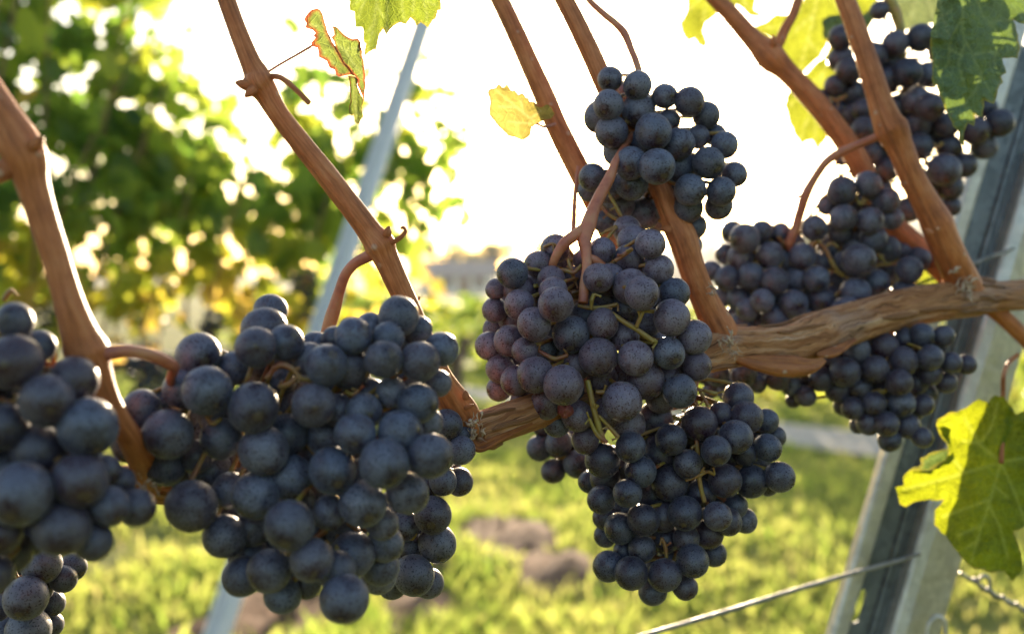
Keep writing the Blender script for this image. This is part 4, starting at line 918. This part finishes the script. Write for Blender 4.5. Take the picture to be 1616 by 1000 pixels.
blade('folded_lobe', r, ob_, [z1(q) for q in ([(320,310),(410,390),(480,500),(530,580)],[(410,385),(440,360),(500,365)],[(320,270),(345,265)])], lambda x, y: .3895+.00010*max(0, x-530-.3*(y-63)), L_RED, 12, 3.2, 7., .0005)
blade('dry_tip', r, z1([(425,572),(440,660),(446,760),(430,850),(450,870),(470,860),(475,915),(505,935),(520,900),(540,880),(530,800),(545,750),(510,690),(492,640),(500,600),(478,576)]), [z1([(470,590),(470,740),(490,900)])], lambda x, y: .387+.002*math.sin(x*.5), L_RED, 13, 3.2, 4., .0012)
# top: leaf at the frame's top edge
r = leaf('yellow-green backlit leaf cut by the top edge beside the curled leaf', (611, -42, .40), px_path([(611,-42,3,.40),(640,-90,3,.41),(640,-150,3,.42)], .4))
o2 = z1([(330,-20),(370,2),(440,10),(438,80),(475,90),(480,205),(535,205),(545,320),(560,330),(548,425),(580,395),(625,370),(632,390),(660,260),(690,220),(712,265),(770,195),(815,170),(860,185),(895,135),(940,195),(970,170),(1025,210),(1060,155),(1085,140),(1100,80),(1125,75),(1120,0),(1140,-150),(980,-330),(820,-300),(740,-220),(640,-330),(480,-260),(380,-120)])
v2 = [z1(q) for q in ([(720,-200),(640,0),(620,190),(570,400)],[(720,-200),(560,-20),(500,130)],[(720,-200),(720,60),(715,240)],[(720,-200),(960,-60),(990,0),(1020,110),(1010,190)],[(620,180),(560,250)],[(930,-80),(910,90)],[(990,0),(1080,40)],[(830,-130),(830,60),(850,160)],[(560,-20),(470,30)],[(640,30),(690,130)])]
blade('blade', r, o2, v2, lambda x, y: .405-.010*math.exp(-((x-602)/16.)**2)+.00003*abs(x-640), L_TOP, 21, 4, wrinkle=.0006)
# autumn leaf by the sun
z3 = lambda p: Z(9.09, 760, 120, p)
r = leaf('small pale yellow leaf with reddish scorched rim, left of the sun', (848, 196, .44), px_path([(848,196,2.2,.44),(860,200,2.4,.446),(876,196,2.6,.455)], .45), M_PED)
o3 = z3([(80,235),(115,180),(200,170),(240,105),(310,165),(365,110),(430,210),(480,205),(530,265),(595,240),(640,310),(680,320),(690,365),(760,370),(800,430),(860,440),(940,395),(1010,440),(1060,540),(1000,620),(900,640),(800,690),(720,740),(710,830),(690,865),(570,925),(480,885),(380,865),(300,780),(190,660),(110,560),(110,460),(120,370)])
blade('blade', r, o3, [z3([(800,690),(400,370),(200,200)]), z3([(790,690),(380,655)]), z3([(500,450),(250,440)]), z3([(600,540),(560,330)]), z3([(700,610),(850,500)])], lambda x, y: .442-.00022*max(0, (x-800)*.62-(y-152))+.0001*max(0, y-180), L_AUT, 31, 2.6, 4.)
# top right group behind the canes
z5 = lambda p: Z(3.848, 1060, 0, p)
r = leaf('blurred pale green leaf hanging at the top edge left of the thin cane', (1150, -20, .60))
blade('blade', r, z5([(95,0),(95,60),(50,140),(60,190),(100,250),(140,235),(165,275),(205,290),(215,260),(190,190),(205,140),(290,75),(400,30),(440,60),(480,100),(555,100),(500,60),(510,0),(480,-120),(250,-200),(120,-80)]), [z5(q) for q in ([(300,-150),(200,60),(190,260)],[(300,-150),(110,60)],[(300,-150),(480,60)])], lambda x, y: .60+.00012*abs(x-1112), L_YEL, 41, 5)
r = leaf('broad translucent yellow leaf at the top between the two right-hand canes', (1290, -30, .62))
blade('blade', r, z5([(490,170),(580,130),(640,85),(700,90),(760,60),(800,0),(850,-100),(1100,-150),(1250,0),(1240,60),(1180,100),(1150,200),(1050,210),(960,200),(940,280),(900,350),(800,440),(750,440),(680,330),(600,230),(540,200)]), [z5(q) for q in ([(900,-100),(850,150),(780,420)],[(900,-100),(700,150),(520,180)],[(900,-100),(1000,40),(1130,180)],[(860,90),(740,200)],[(830,250),(900,330)])], lambda x, y: .625+.00008*abs(x-1285), L_YEL, 51, 5)
r = leaf('yellow leaf with toothed outline below the broad one, left of the shaded bunch', (1300, 80, .635))
blade('blade', r, z5([(975,270),(940,330),(860,400),(800,480),(720,530),(685,640),(710,730),(740,810),(785,880),(850,850),(885,920),(945,830),(985,760),(1040,620),(1020,480),(1005,440),(1000,300)]), [z5(q) for q in ([(985,290),(880,560),(870,890)],[(930,430),(720,640)],[(900,520),(780,840)],[(890,560),(960,780)])], lambda x, y: .636+.00012*abs(x-1290)-.00003*(y-150), L_YEL, 52, 5)
r = leaf('added dark green blade for the shaded part of the broad yellow leaf, behind the upright cane', (1330, 25, .60))
blade('blade', r, z5([(915,120),(960,95),(1010,90),(1120,105),(1200,60),(1235,110),(1170,220),(1100,250),(1040,240),(970,262),(920,230)]), [z5(q) for q in ([(1200,70),(1050,150),(940,200)],[(1080,140),(1140,220)])], lambda x, y: .60+.0001*abs(x-1330), L_GREEN, 53, 5)  # shade on the broad yellow leaf built as a separate dark green blade
r = leaf('grey-green leaf at the top edge between the bunch stalk and large leaf', (1450, -10, .60))
blade('blade', r, z5([(1345,0),(1400,100),(1405,185),(1460,180),(1530,150),(1610,140),(1680,60),(1660,-60),(1500,-150),(1400,-100)]), [z5(q) for q in ([(1500,-140),(1470,60),(1430,170)],[(1500,-140),(1590,110)],[(1490,-40),(1380,20)])], lambda x, y: .60+.0001*abs(x-1440), L_GREY, 54, 5)
r = leaf('small green leaf peeping between bunch and post above the vine wood', (1470, 440, .60))
blade('blade', r, [(1440,470),(1446,440),(1458,424),(1474,414),(1488,428),(1492,450),(1484,474),(1462,480)], [[(1466,476),(1468,440),(1474,420)],[(1467,455),(1450,442)]], lambda x, y: .60+.0001*abs(x-1466), L_YEL, 55, 4)

# ------------------------------------------------------------------ the leafy vine row on the left
MASK = [  # rows: photo y 0,100,..600 ; columns: photo x -100,0,80,160,240,320,400,480,560,640,720
 (0,   [1,1,.95,.75,.12,0,0,0,0,0,.10]),
 (70,  [1,1,1,.85,.45,.05,0,.03,.03,0,.06]),
 (140, [1,1,1,1,.55,.15,.05,.10,.08,.06,.06]),
 (210, [1,1,1,1,.85,.55,.30,.18,.20,.26,.10]),
 (280, [1,1,1,1,1,.85,.60,.32,.25,.34,.10]),
 (350, [1,1,1,1,1,1,.85,.45,.22,.30,.05]),
 (420, [1,1,1,1,1,1,.95,.65,.28,.16,.0]),
 (490, [.95,.95,.9,.9,.85,.8,.75,.5,.2,.06,0]),
 (560, [.6,.6,.5,.35,.3,.25,.2,.12,.05,0,0]),
 (620, [.2,.2,.15,.1,.05,.05,0,0,0,0,0])]
MX = [-100,0,80,160,240,320,400,480,560,640,720]
def mask(px, py):
    py = max(0, py)
    if py >= 620: return 0
    for (a, b) in zip(MASK, MASK[1:]):
        if a[0] <= py <= b[0]:
            t = (py-a[0])/(b[0]-a[0]); row = [p+(q-p)*t for p, q in zip(a[1], b[1])]; break
    px = max(-100, min(719.9, px))
    for i in range(10):
        if MX[i] <= px <= MX[i+1]:
            t = (px-MX[i])/(MX[i+1]-MX[i]); return row[i]*(1-t)+row[i+1]*t
    return 0
def row_depth(px): return 2.05+max(-.3, px/740)*1.35
rnd = random.Random(17)
spans = [(-330, 170, 'dense dark leafy vine of the next row, filling the upper left', 1250, .068), (170, 440, 'sunlit leafy vine of the next row, between the two left-hand canes', 700, .064), (440, 745, 'sparse vine with thin leafy shoots against the sky, left of the sun', 520, .070)]
M_VWOOD = mat_simple('vine_trunk_bark', [(.3, (.07, .045, .03)), (.7, (.22, .15, .10))], 60, .9, .006)
far_bunches = []
for (x0, x1, label, cnt, size) in spans:
    xm = {-330: -90, 170: 455, 440: 700}[x0]; d = row_depth(xm); base = G(xm, d)
    vr = empty('grapevine', base); tag(vr, label, 'vine', 'leafy vines of the next row')
    mb = MB()
    tp = base+Vector((.04, .02, .75))
    tube(mb, [(base+Vector((0,0,-.05)), .034), (base+Vector((-.03,.02,.25)), .027), (base+Vector((.03,0,.5)), .025), (tp, .024)], 12, 6, ridges(xm, .14))
    e0 = P(x0, 560, row_depth(x0)); e1 = P(x1, 560, row_depth(x1)); e0.z = .80; e1.z = .80
    tube(mb, [(tp.lerp(e0, 1), .012), (tp.lerp(e0, .4)+Vector((0,0,.03)), .017), (tp, .021), (tp.lerp(e1, .5)+Vector((0,0,.03)), .017), (tp.lerp(e1, 1), .012)], 10, 6, ridges(xm+5, .12))
    mb.build('trunk', M_VWOOD, vr)
    pts = []; tries = 0; shoots = []
    ns = int((x1-x0)/32)
    mbs = MB()
    for i in range(ns):
        px = x0+(i+.5)*(x1-x0)/ns+rnd.uniform(-10, 10); dd = row_depth(px)+rnd.uniform(-.14, .14)
        lean = rnd.uniform(.05, .45)*(1 if rnd.random() < .8 else -1)
        top = 520
        while top > -160 and mask(px+lean*(520-top), top) > .10+.1*rnd.random(): top -= 25
        if top > 440: continue
        a = P(px, 525, dd); b = P(px+lean*(520-top), top+10, dd+rnd.uniform(-.1, .2))
        m_ = a.lerp(b, .5)+Vector((rnd.uniform(-.04,.04), rnd.uniform(-.04,.04), 0))
        tube(mbs, [(a, .0045), (m_, .0036), (b, .0018)], 7, 6); shoots.append((a, m_, b))
    mbs.build('shoot', mat_cane('shoot_bark', (.10,.06,.02), (.20,.12,.05), (.28,.18,.08)) if x0 < 0 else bpy.data.materials['shoot_bark'], vr)
    while len(pts) < cnt and tries < 60000:
        tries += 1
        px = rnd.uniform(x0, x1); py = rnd.uniform(-180, 620)
        if rnd.random() > mask(px, py)**1.25*(1-.55*max(0, min(1, (py-330)/90))*max(0, min(1, (px-20)/90))): continue
        # natural holes in the curtain of leaves
        hole = .55*noise.noise(Vector((px*.014, py*.014, 4)))+.9*noise.noise(Vector((px*.034, py*.034, 9)))
        if hole > (.02+.36*mask(px, py)*(1 if px < 230 else .6) if px < 470 else .3): continue
        pts.append(P(px, py, row_depth(px)+rnd.gauss(0, .10)))
    def tone(p, d=d):
        return min(.97, max(.03, rnd.gauss(.34, .14)+(.14 if rnd.random() < .25 else 0)+.22*noise.noise(p*3.3)+.42*max(0, min(1, (1.2-p.z)/.25))))  # leaves yellower low down: backlight put into their tone
    cloud_obj('crown', leaf_cloud(pts, size, tone, rnd, 'vine', .4), M_VINE, vr)
# blue-black bunches in that row
M_FARG = mat_simple('far_grape_skin', [(.35, (.012, .011, .020)), (.65, (.06, .07, .10))], 60, .5, 0)
def far_bunch(px, py, d, n, w_, h_, label):
    rr = random.Random(int(px)); c = P(px, py, d); mb = MB(); pos = []
    t = 0
    while len(pos) < n and t < 4000:
        t += 1; z = rr.random(); rad = w_*(1-.72*z)*math.sqrt(rr.random()); a = rr.uniform(0, 6.28)
        q = c+Vector((rad*math.cos(a), rad*math.sin(a), -z*h_))
        if all((q-o).length > .0125 for o in pos): pos.append(q)
    for q in pos: sphere(mb, q, .0076*rr.uniform(.9,1.05), 12, 8)
    r = empty('grape_bunch', c); tag(r, label, 'grape bunch', 'blurred grape bunches of the next row')
    o = mb.build('grapes', M_FARG, r)
    part('peduncle', r, [[(c+Vector((0,0,.05)), .002), (c+Vector((.004,0,.01)), .002), (c-Vector((0,0,h_*.6)), .0016)]], M_PED, 8, 4)
far_bunch(482, 430, 2.75, 60, .050, .13, 'dark blurred bunch among the leaves at the foot of the far leaning post')
far_bunch(332, 492, 2.45, 46, .038, .12, 'dark blurred bunch low in the leafy row, above the largest bunch')
far_bunch(222, 540, 2.3, 60, .050, .15, 'dark blurred bunch seen through the fork of the thick left cane')
far_bunch(250, 560, 2.35, 40, .040, .12, 'second dark blurred bunch seen just under the forked cane arm')
far_bunch(80, 470, 2.2, 46, .042, .13, 'dark blurred bunch in the leafy row left of the thick forked cane')

# ------------------------------------------------------------------ air
def haze():
    mb = MB(); mb.box((0, 255, 12.5), 1900, 590, 29)
    m = bpy.data.materials.new('air'); m.use_nodes = True; t = m.node_tree
    t.nodes.remove(t.nodes['Principled BSDF'])
    v = t.nodes.new('ShaderNodeVolumePrincipled'); v.inputs['Density'].default_value = .0006; v.inputs['Color'].default_value = (.92, .93, .95, 1); v.inputs['Anisotropy'].default_value = .2
    t.links.new(v.outputs[0], t.nodes['Material Output'].inputs['Volume'])
    tag(mb.build('haze', m, None, False), kind='stuff')
haze()
